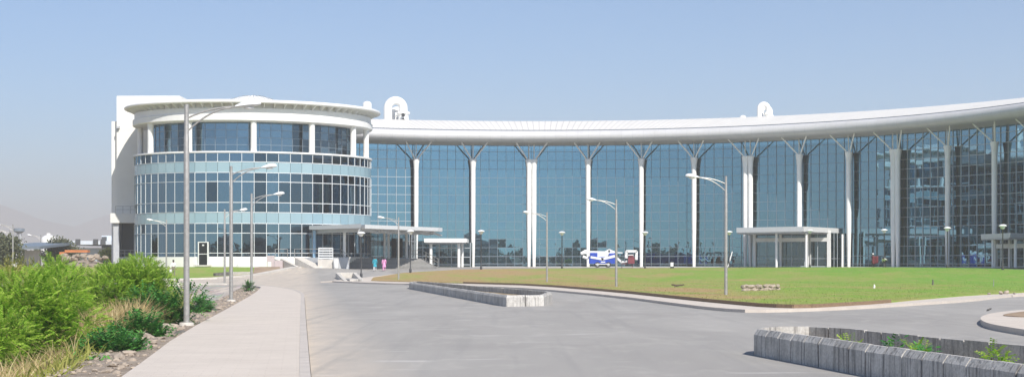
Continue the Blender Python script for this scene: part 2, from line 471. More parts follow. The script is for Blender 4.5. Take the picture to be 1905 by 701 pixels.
# asphalt: road, junction, side street, drop-off loop and forecourt in one sheet
far_left = [gp(-200, 521), gp(200, 521), gp(330, 520.5), gp(400, 518.5), gp(450, 514.5), gp(480, 511.5), gp(505, 507), gp(530, 502)]
asph = [Vector((5.4, -40))]+[Vector((p.x+.02, p.y)) for p in right_edge[1:]]+[gp(415, 530.5), gp(345, 530.5), gp(200, 531), gp(-200, 532)]+far_left+\
       [Vector((-26.6, 188)), Vector((-25, 198)), Vector((-12, 224)), Vector((70, 224)), Vector((78, 150)), Vector((90, 120)), Vector((90, -40))]
struct(drape('road', asph, 0, 'asphalt'))

# right-hand island: kerbed footway with the lawn inside it
outer = [gp(x, y, .1) for x, y in [(618, 522.5), (700, 526), (770, 527.5), (900, 532), (1000, 536.5), (1146, 549.5), (1290, 568), (1345, 573.5), (1400, 576.5), (1500, 574), (1600, 570), (1700, 563.5), (1800, 557.5), (1870, 549.5), (1905, 547.3)]]
outer = smoothpoly(outer, 1)
back = [(58, 104), (60, 125), (56, 143), (52, 160), (49.2, 174), (44, 185), (36, 189.5), (25, 189.5), (10, 189), (0, 185.5), (-6, 180), (-11.5, 171), (-14.3, 160), (-16.5, 151), (-17.4, 146.5)]
back = [Vector(p) for p in back]
struct(drape('footway', outer+[Vector((48, 97))]+back, .11, 'paving', .18))
inner_l = [gp(x, y, .14) for x, y in [(690, 521.5), (760, 523.5), (900, 527.5), (1000, 530.5), (1146, 542), (1290, 557.5), (1380, 566), (1430, 570), (1490, 571.6), (1560, 568), (1640, 563), (1700, 557), (1790, 549.5), (1840, 546.5), (1905, 543)]]
inner_l = smoothpoly(inner_l, 1)
b2 = [Vector((p.x*.995+.0, p.y-.45)) for p in back[:-3]]+[Vector((-13.6, 158))]
lawn_poly = inner_l+[Vector((47, 101))]+b2
struct(drape('lawn', lawn_poly, .16, 'lawn_grass', .06))
# dark timber edging between footway and lawn
eb = MB(); e3 = [Vector((p.x, p.y-.05, g(p.x, p.y)+.17)) for p in inner_l[4:22]]
for a, b in zip(e3, e3[1:]): eb.bar(a, b, .07, .16)
struct(eb.build('lawn_edging', 'twig'))

# verge strip and pitched stone bank on the left
vl = [(-6.9, 22), (-8.6, 34), (-10.4, 47), (-13.2, 67), (-16.3, 88), (-19, 104), (-20.2, 117)]
wl = [Vector((xl(y)-.02, y)) for y in (4, 22, 34, 47, 60, 75, 88, 104, 118)]
vl2 = [Vector((xl(y)-1.35-.15*math.sin(y*.6), y)) for y in (4, 14, 22, 30, 38, 47, 55, 62, 70, 78, 88, 96, 104, 117)]
struct(drape('gravel_verge', wl+vl2[::-1], .02, 'gravel_earth'))
def bank_mat():
    m, nt, out = newmat('pitched_stone')
    p = geo(nt)
    v = nd(nt, 'TexVoronoi'); v.feature = 'DISTANCE_TO_EDGE'; v.inputs['Scale'].default_value = 2.6; L(nt, p, v.inputs['Vector'])
    v2 = nd(nt, 'TexVoronoi'); v2.inputs['Scale'].default_value = 2.6; L(nt, p, v2.inputs['Vector'])
    c = mix(nt, .45, (.40, .375, .34), v2.outputs['Color'], 'SOFT_LIGHT')
    c = mix(nt, ramp(nt, v.outputs[0], [(0, (1, 1, 1)), (.07, (0, 0, 0))]), c, (.16, .14, .115))
    n = noise(nt, p, 2, 6, .7); c = mix(nt, .4, c, ramp(nt, n, [(.3, (.2, .17, .14)), (.7, (.6, .56, .5))]))
    bsdf(nt, out, c, .95, bump=v.outputs[0], bstr=.9, bdist=.15, spec=.2)
bank_mat()
bank = [Vector((-19.6, 127.8)), Vector((-19.0, 108)), Vector((-17.6, 92)), Vector((-20, 90)), Vector((-26, 98)), Vector((-34, 105)), Vector((-48, 106)), Vector((-48, 127.8))]
struct(drape('stone_bank', bank, .03, 'pitched_stone'))
# kerbs along the side street
kb = MB()
for (xa, xb, ya, yb) in [(345, 415, 530.2, 530.2), (180, 340, 530.6, 530.3)]:
    a, b = gp(xa, ya), gp(xb, yb); 
    kb.bar((a.x, a.y+.3, g(a.x, a.y)+.06), (b.x, b.y+.3, g(b.x, b.y)+.06), .35, .22)
pts = [p for p in far_left[1:]]+[gpf(548, 184), gpf(575, 190), gpf(620, 193)]
for a, b in zip(pts, pts[1:]): kb.bar((a.x, a.y, g(a.x, a.y)+.05), (b.x, b.y, g(b.x, b.y)+.05), .9, .2)
struct(kb.build('street_kerb', 'pale_concrete'))
# small left lawn beneath the rotunda, and its bare right end
ll = [gp(180, 519.8), gp(330, 519), gp(400, 517), gp(440, 514), gp(470, 511), Vector((-28.6, 184)), Vector((-27.4, 190)), Vector((-60, 192)), Vector((-60, 178))]
struct(drape('small_lawn', ll, .12, 'green_lawn', .1))
be = [gp(470, 511.5), gp(498, 507), gp(520, 502), Vector((-27.2, 189)), Vector((-29.6, 186))]
struct(drape('bare_earth', be, .14, 'brown_earth', .1))

# roundabout island
ri = smoothpoly([gp(x, y, .14) for x, y in [(2150, 575), (1990, 574), (1905, 576), (1868, 579), (1836, 584), (1823, 590), (1826, 597), (1848, 604), (1905, 613), (2050, 635), (2200, 660)]], 2)
struct(drape('roundabout_island', ri, .15, 'paving', .17))
ri2 = smoothpoly([gp(x, y, .16) for x, y in [(2150, 578), (1990, 576.5), (1915, 578), (1880, 582), (1862, 586), (1880, 588), (1905, 589), (2050, 592), (2200, 596)]], 2)
struct(drape('island_earth', ri2, .17, 'brown_earth', .02))

# ------------------------------------------------------------------ concrete planters
def planter(name, outline, h, th, label, soilz, bevel=.06, seg=.85):
    t = thing(name, (outline[0][0], outline[0][1], g(*outline[0])), label, 'planter', 'concrete planter kerbs in the roadway')
    n = len(outline); P = [Vector(p) for p in outline]
    ar = sum(P[i].x*P[(i+1) % n].y-P[(i+1) % n].x*P[i].y for i in range(n))
    if ar < 0: P.reverse()
    I = []
    for i in range(n):
        a = (P[i]-P[i-1]).normalized(); b = (P[(i+1) % n]-P[i]).normalized()
        na, nb = Vector((-a.y, a.x)), Vector((-b.y, b.x)); m_ = (na+nb).normalized(); k = th/max(.35, m_.dot(na))
        I.append((P[i]+m_*k, P[i]+m_*(k*bevel/th)))
    mb = MB(); k_ = 0
    for i in range(n):
        j = (i+1) % n; a, b = P[i], P[j]; ln = (b-a).length; ns = max(1, round(ln/seg))
        for q in range(ns):
            t0, t1 = q/ns, (q+1)/ns; gap = .006/ln*3
            t0g = t0+gap if q else t0; t1g = t1-gap if q < ns-1 else t1
            dz = random.uniform(-.007, .007); dn = random.uniform(-.006, .006)
            rows = []
            for tt in (t0g, t1g):
                o_, bv, in_ = a.lerp(b, tt), I[i][1].lerp(I[j][1], tt), I[i][0].lerp(I[j][0], tt)
                nrm = (in_-o_).normalized()*dn; z0 = g(o_.x, o_.y)
                rows.append([(o_.x+nrm.x, o_.y+nrm.y, z0-.05), (o_.x+nrm.x, o_.y+nrm.y, z0+h-bevel*1.5+dz), (bv.x+nrm.x, bv.y+nrm.y, z0+h+dz), (in_.x, in_.y, z0+h+dz), (in_.x, in_.y, z0+soilz-.05)])
            mb.grid(rows, flip=True)
            for rw, fl in ((rows[0], False), (rows[1], True)):
                f = (0, 1, 2, 3, 4); mb.add(rw, [f if fl else f[::-1]])
    mb.build('wall', 'cast_concrete', t)
    sb = MB(); sp = [i_[0] for i_ in I]
    sb.prism([(p.x, p.y) for p in sp], g(*outline[0])+soilz-.04, g(*outline[0])+soilz)
    sb.build('soil_bed', 'soil', t)
    return t
def zt(px, py, h): Z = (EYE-h)*F/(py-HY); return ((px-CX)/F*Z, Z)      # plan position of a wall-top point
planter('planter', [zt(927, 547.5, .45), zt(942, 549, .45), zt(1012, 548, .45), zt(1027, 543.5, .45), zt(1022, 541.5, .45), zt(900, 532.5, .45), zt(858, 529, .45), zt(800, 524, .45), zt(775, 522.6, .45), zt(762, 523.5, .45), zt(761, 524.6, .45)], .45, .2,
        'long low concrete planter in the middle of the road before the lawn', .2)
planter('planter', [zt(1403, 611.5, .49), (6.35, 18.2), (8.1, 8.5), (10.4, 8.5), zt(1905, 641, .49), zt(1720, 624, .49), zt(1590, 611, .49), zt(1510, 606.5, .49), zt(1440, 606.5, .49), zt(1410, 608.5, .49)], .49, .13,
        'stained concrete planter at the lower right corner with weeds sprouting inside', .06, bevel=.07, seg=.74)

# drain chute of sloped concrete walls at the lawn tip
c0 = gp(660, 523); t = thing('drain_chute', (c0.x, c0.y, 0), 'small open concrete drain chute with sloping side walls at the lawn tip', 'drain')
def slopewall(pa, pb, ha, hb, th):
    b = MB(); a_, b_ = Vector(pa), Vector(pb); d = (b_-a_).normalized(); n_ = Vector((-d.y, d.x))*th/2
    za, zb = g(*pa), g(*pb)
    vs = [(a_-n_).to_tuple()+(za-.1,), (a_+n_).to_tuple()+(za-.1,), (b_+n_).to_tuple()+(zb-.1,), (b_-n_).to_tuple()+(zb-.1,),
          (a_-n_).to_tuple()+(za+ha,), (a_+n_).to_tuple()+(za+ha,), (b_+n_).to_tuple()+(zb+hb,), (b_-n_).to_tuple()+(zb+hb,)]
    b.add(vs, [(3, 2, 1, 0), (4, 5, 6, 7), (0, 1, 5, 4), (1, 2, 6, 5), (2, 3, 7, 6), (3, 0, 4, 7)]); return b
A, B_, C_, D_ = gpf(628, 160), gpf(646, 147), gpf(660, 160), gpf(677, 147)
slopewall(A, B_, .55, .05, .34).build('side_wall', 'pale_concrete', t)
slopewall(C_, D_, .55, .05, .34).build('side_wall', 'pale_concrete', t)
slopewall((A[0]-.2, A[1]+.2), (C_[0]+.2, C_[1]+.2), .57, .57, .3).build('head_wall', 'pale_concrete', t)
b = MB(); b.prism([(A[0]+.2, A[1]-.2), (B_[0]+.2, B_[1]+.2), (D_[0]-.2, D_[1]+.2), (C_[0]-.2, C_[1]-.2)], g(*A)-.15, g(*A)+.03); b.build('chute_floor', 'cast_concrete', t)

# ------------------------------------------------------------------ curved glass wing
CC = Vector((3.0, 162.2)); RC = 61.3; RG = 62.3; ZB = 1.27; ZS = 18.3
def pol(th, r, z=None):
    p = (CC.x+r*math.sin(th), CC.y+r*math.cos(th))
    return p if z is None else (p[0], p[1], z)
def th_px(px, r=RC):
    lo, hi = R(-60), R(100); tgt = (px-CX)/F
    for _ in range(60):
        m_ = (lo+hi)/2; p = pol(m_, r)
        if p[0]/p[1] < tgt: lo = m_
        else: hi = m_
    return lo
TH0, TH1 = R(-40), R(100)
wing = thing('curved_office_wing', (CC.x, CC.y+RG, ZB), 'long concave office wing of teal glass with branching white columns and a rounded white eave', 'building')
# roof with standing seams
def arc_rows(prof, n, uvscale=True):
    rows, uvs = [], []; acc = 0
    for i, (r, z) in enumerate(prof):
        if i: acc += math.hypot(r-prof[i-1][0], z-prof[i-1][1])
        rows.append([pol(TH0+(TH1-TH0)*k/n, r, z) for k in range(n+1)])
        uvs.append([(60*(TH0+(TH1-TH0)*k/n), acc) for k in range(n+1)])
    return rows, uvs
b = MB(); rr = arc_rows([(59.0, 19.98), (65, 21.1), (72, 22.35), (78, 22.9), (86, 22.6), (95, 20.5)], 140); b.grid(*rr)
roof = b.build('roof', 'roof_sheet', wing, smooth=True)
b = MB(); prof = [(59.4, ZS+.02)]+[(58.75-.95*math.sin(R(a)), 19.1-.78*math.cos(R(a))) for a in range(5, 181, 13)]+[(58.95, 19.90), (59.0, 19.9)]
b.grid(*arc_rows(prof, 140)); b.build('eave_fascia', 'fascia_cladding', wing, smooth=True)
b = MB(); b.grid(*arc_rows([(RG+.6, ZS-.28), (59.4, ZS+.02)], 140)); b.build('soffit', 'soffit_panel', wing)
b = MB(); b.grid(*arc_rows([(58.92, 19.9), (58.85, 19.99), (59.05, 20.01)], 140)); b.build('gutter', 'mullion_grey', wing)
# interior
b = MB()
for z in (ZB, 6.9, 12.6): b.grid(*arc_rows([(RG+.5, z-.35), (RG+.5, z), (76, z), (76, z-.35), (RG+.5, z-.35)], 70))
b.build('floor_slab', 'interior_floor', wing)
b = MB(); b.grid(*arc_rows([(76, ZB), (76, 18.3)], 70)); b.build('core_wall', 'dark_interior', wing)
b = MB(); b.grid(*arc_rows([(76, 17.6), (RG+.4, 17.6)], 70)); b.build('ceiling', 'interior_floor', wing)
EPX = [774, 880, (984, 993.5), 1094, 1193, 1291, (1386.5, 1396), 1487, 1579, (1661.5, 1670), 1763, 1850]
TC = []
for e in EPX: TC.append(tuple(th_px(v) for v in e) if isinstance(e, tuple) else th_px(e))
last = TC[-1]; k = 0
while last+R(7.1) < TH1:
    last += R(7.1); k += 1
    TC.append((last-R(.31), last+R(.31)) if k % 3 == 1 else last)
mids = [sum(t)/2 if isinstance(t, tuple) else t for t in TC]
# glazing: one part per bay, its frame a sub-part
bounds = [TH0+R(i*7.6) for i in range(10) if TH0+R(i*7.6) < mids[0]-R(3)]+mids+[TH1]
ZR = [ZB+.05, ZB+.42, ZB+1.45]+[ZB+1.45+1.21*i for i in range(1, 13)]+[ZS-.24]
for t0, t1 in zip(bounds, bounds[1:]):
    n = max(1, round((t1-t0)*RG/1.22)); MW = .055 if t1 <= mids[0]+.01 or t0 > mids[9]-.01 else .042; gb, fb = MB(), MB()
    for i in range(n):
        a0, a1 = t0+(t1-t0)*i/n, t0+(t1-t0)*(i+1)/n
        for j in range(len(ZR)-1):
            z0, z1 = ZR[j], ZR[j+1]; tx, tz = random.gauss(0, .0014), random.gauss(0, .0012)
            w_ = (a1-a0)*RG/2
            vs = [pol(a0, RG-tx-tz, z0), pol(a1, RG+tx-tz, z0), pol(a1, RG+tx+tz, z1), pol(a0, RG-tx+tz, z1)]
            gb.add(vs, [(0, 1, 2, 3)]); gb.at[len(gb.f)-1] = .25 if j == 0 else random.uniform(.96, 1)
    for i in range(n+1):
        a = t0+(t1-t0)*i/n
        if i == n and t1 != TH1: continue
        p0, p1 = pol(a, RG-.045, ZR[0]), pol(a, RG-.045, ZR[-1]); fb.bar(p0, p1, MW, .09, up=(math.sin(a), math.cos(a), 0))
    for j, z in enumerate(ZR[:-1]):
        for i in range(n): 
            a0, a1 = t0+(t1-t0)*i/n, t0+(t1-t0)*(i+1)/n
            fb.bar(pol(a0, RG-.035, z), pol(a1, RG-.035, z), .05, MW*1.1 if j > 2 else .08)
    go = gb.build('glazing_bay', 'facade_glass', wing); fb.build('mullion_frame', 'aluminium' if (t0+t1)/2 > mids[9] or t1 <= mids[0]+.01 else 'mullion_grey', go)
# branching columns
def tree_col(th, z0=ZB, struts=(-1, 0, 1)):
    b = MB(); x, y = pol(th, RC); h = 16.1
    b.lathe((x, y, 0), [(.2, z0), (.23, z0+1.2), (.29, z0+3.5), (.33, z0+6.5), (.34, h-3.0), (.34, h-1.5), (.39, h-.8), (.5, h-.15), (.5, h)], 18)
    c = b.build('column', 'column_paint', wing, smooth=True)
    for s in struts:
        q = MB(); e = pol(th+R(1.72)*s, 59.6, ZS+.02) if s else pol(th, 61.2, ZS-.1)
        a = pol(th+R(.15)*s, RC-.05, h-.05)
        q.tube([a, e], .095 if s else .065, 6); q.build('strut', 'column_paint', c, smooth=True)
for i, t_ in enumerate(TC):
    z0 = 2.35 if i == 0 else ZB
    if isinstance(t_, tuple): tree_col(t_[0], z0, (-1, 0)); tree_col(t_[1], z0, (0, 1))
    else: tree_col(t_, z0)
# lattice trusses beside the paired columns, behind the glass
for i in (6, 9):
    for s in (-1, 1):
        b = MB(); t_ = mids[i]+R(1.35)*s; pa = [pol(t_-R(.28), RG+.5), pol(t_+R(.28), RG+.5)]; z = ZB
        for p in pa: b.bar((*p, ZB), (*p, 17.5), .06)
        q = 0
        while z < 17: 
            b.bar((*pa[0], z), (*pa[1], z), .04); b.bar((*pa[q % 2], z), (*pa[1-q % 2], z+.8), .04); z += .8; q += 1
        b.build('lattice_mast', 'black_metal', wing)
# interior columns
for i in range(len(bounds)-1):
    for f_ in (.28, .72):
        t_ = bounds[i]+(bounds[i+1]-bounds[i])*f_
        if t_ < R(-20) or t_ > R(72): continue
        b = MB(); b.lathe((*pol(t_, RG+2.6), 0), [(.22, ZB), (.22, 17.6)], 10); b.build('interior_column', 'interior_white', wing, smooth=True)
# pavement strip at the foot of the wing
b = MB(); rows = []
for r_, z_ in ((59.2, .0), (59.2, ZB), (RG+.05, ZB+.02)):
    rows.append([pol(TH0+(TH1-TH0)*k/120, r_, z_) for k in range(121)])
b.grid(rows); struct(b.build('apron', 'pale_concrete'))

# porches on the wing
def fr(px, Z): return Vector(gpf(px, Z))
def porch(name, label, front, depth_pts, zroof, zh, posts, portal=None, side_mat='grey_paint'):
    A, B = front; t = thing(name, (A.x, A.y, ZB), label, 'porch', 'small glazed porches along the wing')
    b = MB(); b.prism([tuple(p) for p in [A, B]+depth_pts], zroof, zroof+zh); b.build('canopy_roof', side_mat if portal else 'column_paint', t)
    b = MB(); b.prism([tuple(p) for p in [A.lerp(B, .02)+Vector((0, .25)), A.lerp(B, .98)+Vector((0, .25))]+[q+Vector((-.2, -.2)) for q in depth_pts]], zroof-.16, zroof-.003); b.build('canopy_beam', 'grey_paint', t)
    for p, r_ in posts:
        b = MB(); b.lathe((p.x, p.y, 0), [(r_, ZB), (r_, zroof-.16)], 12); b.build('post', 'column_paint', t, smooth=True)
    if portal:
        p0, p1, back, hz_ = portal
        d = (p1-p0); ln = d.length; d.normalize(); n_ = Vector((d.y, -d.x)); 
        if n_.dot(-p0) < 0: n_ = -n_
        b = MB(); ph = hz_-ZB; fw = .42
        segs = [0, ln*.385-fw/2, ln*.385+fw/2+.0, ln-fw*0]
        def up(a_, w_, z0, z1, dpt=.3):
            c = p0+d*(a_+w_/2); b.box((c.x, c.y, (z0+z1)/2), (w_, dpt, z1-z0), rz=math.atan2(d.y, d.x))
        for a_ in (0, ln*.35, ln*.42+ln*.30, ln-fw): up(a_, fw if a_ in (0, ln-fw) else .3, ZB, hz_)
        up(0, ln, hz_-.001, hz_+.28, .32); up(0, ln, hz_-1.12, hz_-.62, .26)
        b.build('door_portal', 'column_paint', t)
        gm = MB(); n0 = n_*.02
        for q in range(6):
            a_, c_ = p0+d*(ln*q/6), p0+d*(ln*(q+1)/6); gm.add([(a_.x-n0.x*8, a_.y-n0.y*8, ZB), (c_.x-n0.x*8, c_.y-n0.y*8, ZB), (c_.x-n0.x*8, c_.y-n0.y*8, hz_), (a_.x-n0.x*8, a_.y-n0.y*8, hz_)], [(0, 1, 2, 3)]); gm.at[len(gm.f)-1] = .6
        for q in range(5):
            a_, c_ = p1.lerp(back, q/5), p1.lerp(back, (q+1)/5); gm.add([(a_.x, a_.y, ZB), (c_.x, c_.y, ZB), (c_.x, c_.y, hz_), (a_.x, a_.y, hz_)], [(0, 1, 2, 3)]); gm.at[len(gm.f)-1] = .4
        gl = gm.build('glass_wall', 'door_glass', t)
        fm = MB()
        for q in range(1, 6):
            a_ = p0+d*(ln*q/6)-n_*.12; fm.bar((a_.x, a_.y, ZB), (a_.x, a_.y, hz_), .06)
            a_ = p1.lerp(back, q/5); fm.bar((a_.x, a_.y, ZB), (a_.x, a_.y, hz_), .07)
        a_ = p0-n_*.12; c_ = p1-n_*.12; fm.bar((a_.x, a_.y, ZB+1.1), (c_.x, c_.y, ZB+1.1), .05); fm.bar((a_.x, a_.y, ZB+.08), (c_.x, c_.y, ZB+.08), .12)
        fm.bar((p1.x, p1.y, ZB+1.1), (back.x, back.y, ZB+1.1), .05)
        fm.build('glass_frame', 'aluminium', gl)
    return t
def zat(py, Z): return EYE-(py-HY)/F*Z
porch('glazed_porch', 'wide flat-canopied entrance porch with framed white doors in front of the paired column', (fr(1370, 206), fr(1495, 199)), [fr(1579, 213), fr(1400, 219)], zat(431, 201), .62,
      [(fr(1444.5, 203.5), .15), (fr(1500, 201), .15), (fr(1567, 208.5), .15)], portal=(fr(1401, 212), fr(1545, 206.5), fr(1576, 213), zat(433, 208)), side_mat='canopy_paint')
porch('glazed_porch', 'flat-canopied porch on slim posts cut by the right edge of the photo', (fr(1825, 184), fr(1879, 176)), [fr(1960, 184), fr(1900, 192)], zat(442, 178), .5,
      [(fr(1847, 181.5), .15), (fr(1889, 178), .17), (fr(1851, 184), .12)], portal=(fr(1850, 186.5), fr(1930, 179.5), fr(1960, 184), zat(443, 183)), side_mat='canopy_paint')
t = porch('glazed_porch', 'small square white porch on two posts beside the entrance steps', (fr(789, 207), fr(868, 207)), [fr(872, 216), fr(800, 216)], zat(450.5, 207), .5,
      [(fr(801.5, 208), .2), (fr(853.5, 208), .2), (fr(860, 211), .17)])
b = MB()
for px in (817, 840, 853, 875): p = fr(px, 211); b.bar((p.x, p.y, ZB), (p.x, p.y, zat(451, 211)), .09)
for py in (461, 478, 492): a, c = fr(817, 211), fr(875, 211); b.bar((a.x, a.y, zat(py, 211)), (c.x, c.y, zat(py, 211)), .09)
b.build('door_frame', 'aluminium', t)
b = MB(); a, c = fr(811, 211.2), fr(879, 211.2); z1 = zat(451, 211)
for q in range(5):
    u, v = a.lerp(c, q/5), a.lerp(c, (q+1)/5); b.add([(u.x, u.y, ZB), (v.x, v.y, ZB), (v.x, v.y, z1), (u.x, u.y, z1)], [(0, 1, 2, 3)]); b.at[len(b.f)-1] = .3
b.build('glass_door', 'door_glass', t)

# roof vents
def utube(x, y, z, r, span, h, ang, name, par, cap=True):
    b = MB(); d = Vector((math.cos(ang), math.sin(ang), 0)); c = Vector((x, y, z))
    pts = [c-d*span/2-Vector((0, 0, 1)), c-d*span/2+Vector((0, 0, h-span/2))]
    for a in range(15, 166, 15): pts.append(c+Vector((0, 0, h-span/2))+d*(-span/2*math.cos(R(a)))+Vector((0, 0, span/2*math.sin(R(a)))))
    pts += [c+d*span/2+Vector((0, 0, h-span/2)), c+d*span/2+Vector((0, 0, h-span/2-.5))]
    b.tube(pts, r, 14); o = b.build(name, 'white_paint', par, smooth=True)
    q = MB(); e = c+d*span/2+Vector((0, 0, h-span/2-.5))
    q.lathe(tuple(e), [(r+.02, .1), (r*1.55, -.05), (r*1.6, -.3), (r*1.25, -.42), (r*1.25, -2.2)], 18)
    q.build('cowl', 'white_paint', o, smooth=True); return o
t = thing('vent_pipe', (*gpf(738, 238), 22), 'cluster of big white inverted-U vent pipes rising from the roof just right of the rotunda', 'vent pipe', 'white vent pipes on the roofs')
Z = 238; s_ = Z/F
for q in range(4):
    zz = Z+q*2.4; x = (736-CX+q*1.5)/F*zz
    utube(x, zz, zat(222, Z), .62 if q < 1 else .42, 29/F*Z if q < 1 else 1.25, 2.75 if q < 1 else 2.1-.42*q, R(10), 'pipe', t)
b = MB(); p = W(750, 214, Z-1.15)
b.tube([p, p+Vector((0, .25, 0))], .27, 14); b.tube([p+Vector((0, 0, -.75)), p+Vector((0, .25, -.75))], .27, 14); b.build('opening', 'black_metal', t, smooth=True)
t = thing('vent_pipe', (*gpf(1422, 232), 22), 'smaller pair of white inverted-U vent pipes alone on the middle of the long roof', 'vent pipe', 'white vent pipes on the roofs')
Z = 232
for q in range(2): utube((1421-CX+q*4)/F*(Z+q*2), Z+q*2, zat(218, Z), .36, 1.35, 1.85-.25*q, R(15), 'pipe', t)
def domevent(px, Z, zbot, rad, h, label):
    b = MB(); b.lathe((*gpf(px, Z), zbot), [(rad, -1.5), (rad, h-rad*.8)]+[(rad*math.cos(R(a)), h-rad*.8+rad*.8*math.sin(R(a))) for a in range(15, 91, 15)], 18)
    tag(b.build('dome_vent', 'white_paint', smooth=True, loc=(*gpf(px, Z), zbot)), label, 'roof vent')
domevent(683, 222, zat(206, 222), .62, 1.3, 'white round-topped roof vent peeping over the rotunda rim')
domevent(1382, 234, zat(219, 234), .5, .35, 'tiny white dome vent left of the pipes on the long roof')

# ------------------------------------------------------------------ rotunda
EA, EB_, EROT = 14.8, 12.2, R(20); ecx, ek, ecy = -31.7, 1.0, 201.0
def E(phi, d=0.0, z=None):
    a, b_ = EA*ek+d, EB_*ek+d; x, y = a*math.cos(phi), b_*math.sin(phi)
    p = (ecx+x*math.cos(EROT)-y*math.sin(EROT), ecy+x*math.sin(EROT)+y*math.cos(EROT))
    return p if z is None else (*p, z)
for _ in range(12):
    q = [E(R(a)) for a in range(0, 360, 2)]; xs = [CX+F*p[0]/p[1] for p in q]
    ek *= (690-250)/(max(xs)-min(xs)); ecx += ((690+250)/2-(max(xs)+min(xs))/2)/F*ecy
def phi_px(px, d=0.0):
    best = None
    for a in range(0, 3600):
        p = E(R(a/10), d)
        if p[1] < ecy+3:
            e = abs(CX+F*p[0]/p[1]-px)
            if best is None or e < best[0]: best = (e, R(a/10))
    return best[1]
rot = thing('glass_rotunda', (ecx, ecy, 1), 'round glass office rotunda with a white disc roof and an open colonnaded top storey', 'building')
NS = 64; PH0 = phi_px(473)
ph = [PH0+2*math.pi*k/NS for k in range(NS+1)]
def ring(prof, n=96, par=rot, name='ring', mat='white_paint', smooth=True):
    b = MB(); b.grid([[E(2*math.pi*k/n, d, z) for k in range(n)] for d, z in prof], closed=True, flip=False)
    return b.build(name, mat, par, smooth=smooth)
rowsZ = {'upper_window_band': [13.62, 14.66], 'middle_window_band': [7.72, 8.87, 11.3, 12.37], 'lower_window_band': [2.5, 2.95, 5.29, 6.42]}
for nm, zz in rowsZ.items():
    gb, fb = MB(), MB()
    for k in range(NS):
        pxm = CX+F*E((ph[k]+ph[k+1])/2)[0]/E((ph[k]+ph[k+1])/2)[1]; front = E(ph[k])[1] < ecy
        for j in range(len(zz)-1):
            e_ = random.gauss(0, .004); f_ = random.gauss(0, .003)
            gb.add([E(ph[k], e_, zz[j]), E(ph[k+1], -e_, zz[j]), E(ph[k+1], -e_+f_, zz[j+1]), E(ph[k], e_+f_, zz[j+1])], [(0, 1, 2, 3)])
            v = random.uniform(.8, 1) if pxm < 470 else random.uniform(.12, .5)
            if 470 < pxm < 500 or random.random() < .06: v = .05
            if 495 < pxm < 540: v = random.choice((.3, .8, .9))
            gb.at[len(gb.f)-1] = v if front else .6
    for k in range(NS):
        n_ = Vector(E(ph[k], 1))-Vector(E(ph[k], 0)); pxm = CX+F*E(ph[k])[0]/E(ph[k])[1]
        fb.bar(E(ph[k], .03, zz[0]), E(ph[k], .03, zz[-1]), .035 if pxm < 352 else .06, .06, up=(n_.x, n_.y, 0))
        for z in zz: fb.bar(E(ph[k], .035, z), E(ph[k+1], .035, z), .06, .04 if pxm < 352 else .07)
    go = gb.build('window_band', 'drum_glass', rot); fb.build('mullion_frame', 'mullion_white', go)
for z0, z1 in ((12.41, 13.58), (6.46, 7.68)):
    gb = MB()
    for k in range(NS): gb.add([E(ph[k]+.0012, .03, z0), E(ph[k+1]-.0012, .03, z0), E(ph[k+1]-.0012, .03, z1), E(ph[k]+.0012, .03, z1)], [(0, 1, 2, 3)]); gb.at[len(gb.f)-1] = random.uniform(.3, 1)
    gb.build('spandrel_band', 'spandrel_glass', rot)
ring([(-.0, .5), (.12, .5), (.12, 2.46), (-.1, 2.48)], name='plinth', mat='white_render')
ring([(.1, 14.66), (.16, 14.68), (.16, 14.86), (-2.4, 14.9)], name='terrace_sill', mat='white_paint', smooth=False)
ring([(-2.0, 18.42), (.12, 18.42), (.22, 18.5), (.22, 19.15), (.02, 19.25), (.02, 19.92), (-2.0, 19.95)], name='ring_beam', smooth=False)
ring([(-.35, 19.9), (-.35, 20.6)], name='clerestory_wall', mat='white_render')
dr = ring([(-.5, 20.5), (.8, 20.44), (1.1, 20.42), (1.22, 20.5), (1.24, 20.62), (1.12, 20.76), (.9, 20.84), (-3, 21.2), (-8, 21.6), (-11, 21.75), (-13.2*ek+1.2, 21.8)], name='disc_roof')
for k in range(76):
    a = 2*math.pi*k/76
    pr = [(-.4, 20.55), (.95, 20.425), (.02, 19.95), (-.4, 19.95)]
    da = .035/13.5
    vs = [E(a-da, d, z) for d, z in pr]+[E(a+da, d, z) for d, z in pr]
    b = MB(); b.add(vs, [(0, 1, 2, 3), (7, 6, 5, 4), (0, 4, 5, 1), (1, 5, 6, 2), (2, 6, 7, 3), (3, 7, 4, 0)]); b.build('rafter', 'white_paint', rot)
b = MB(); b.lathe((ecx, ecy-1.5, 15.35), [(7.1*math.sin(R(a)), 7.1*math.cos(R(a))) for a in (36, 30, 24, 18, 12, 6, 0.01)], 28)
dm = b.build('roof_dome', 'column_paint', rot)
b = MB()
for k in range(28):
    a = 2*math.pi*k/28; b.tube([(ecx+7.13*math.sin(R(q))*math.cos(a), ecy-1.5+7.13*math.sin(R(q))*math.sin(a), 15.35+7.13*math.cos(R(q))) for q in (36, 24, 12, 0)], .035, 4)
b.build('dome_rib', 'mullion_grey', dm)
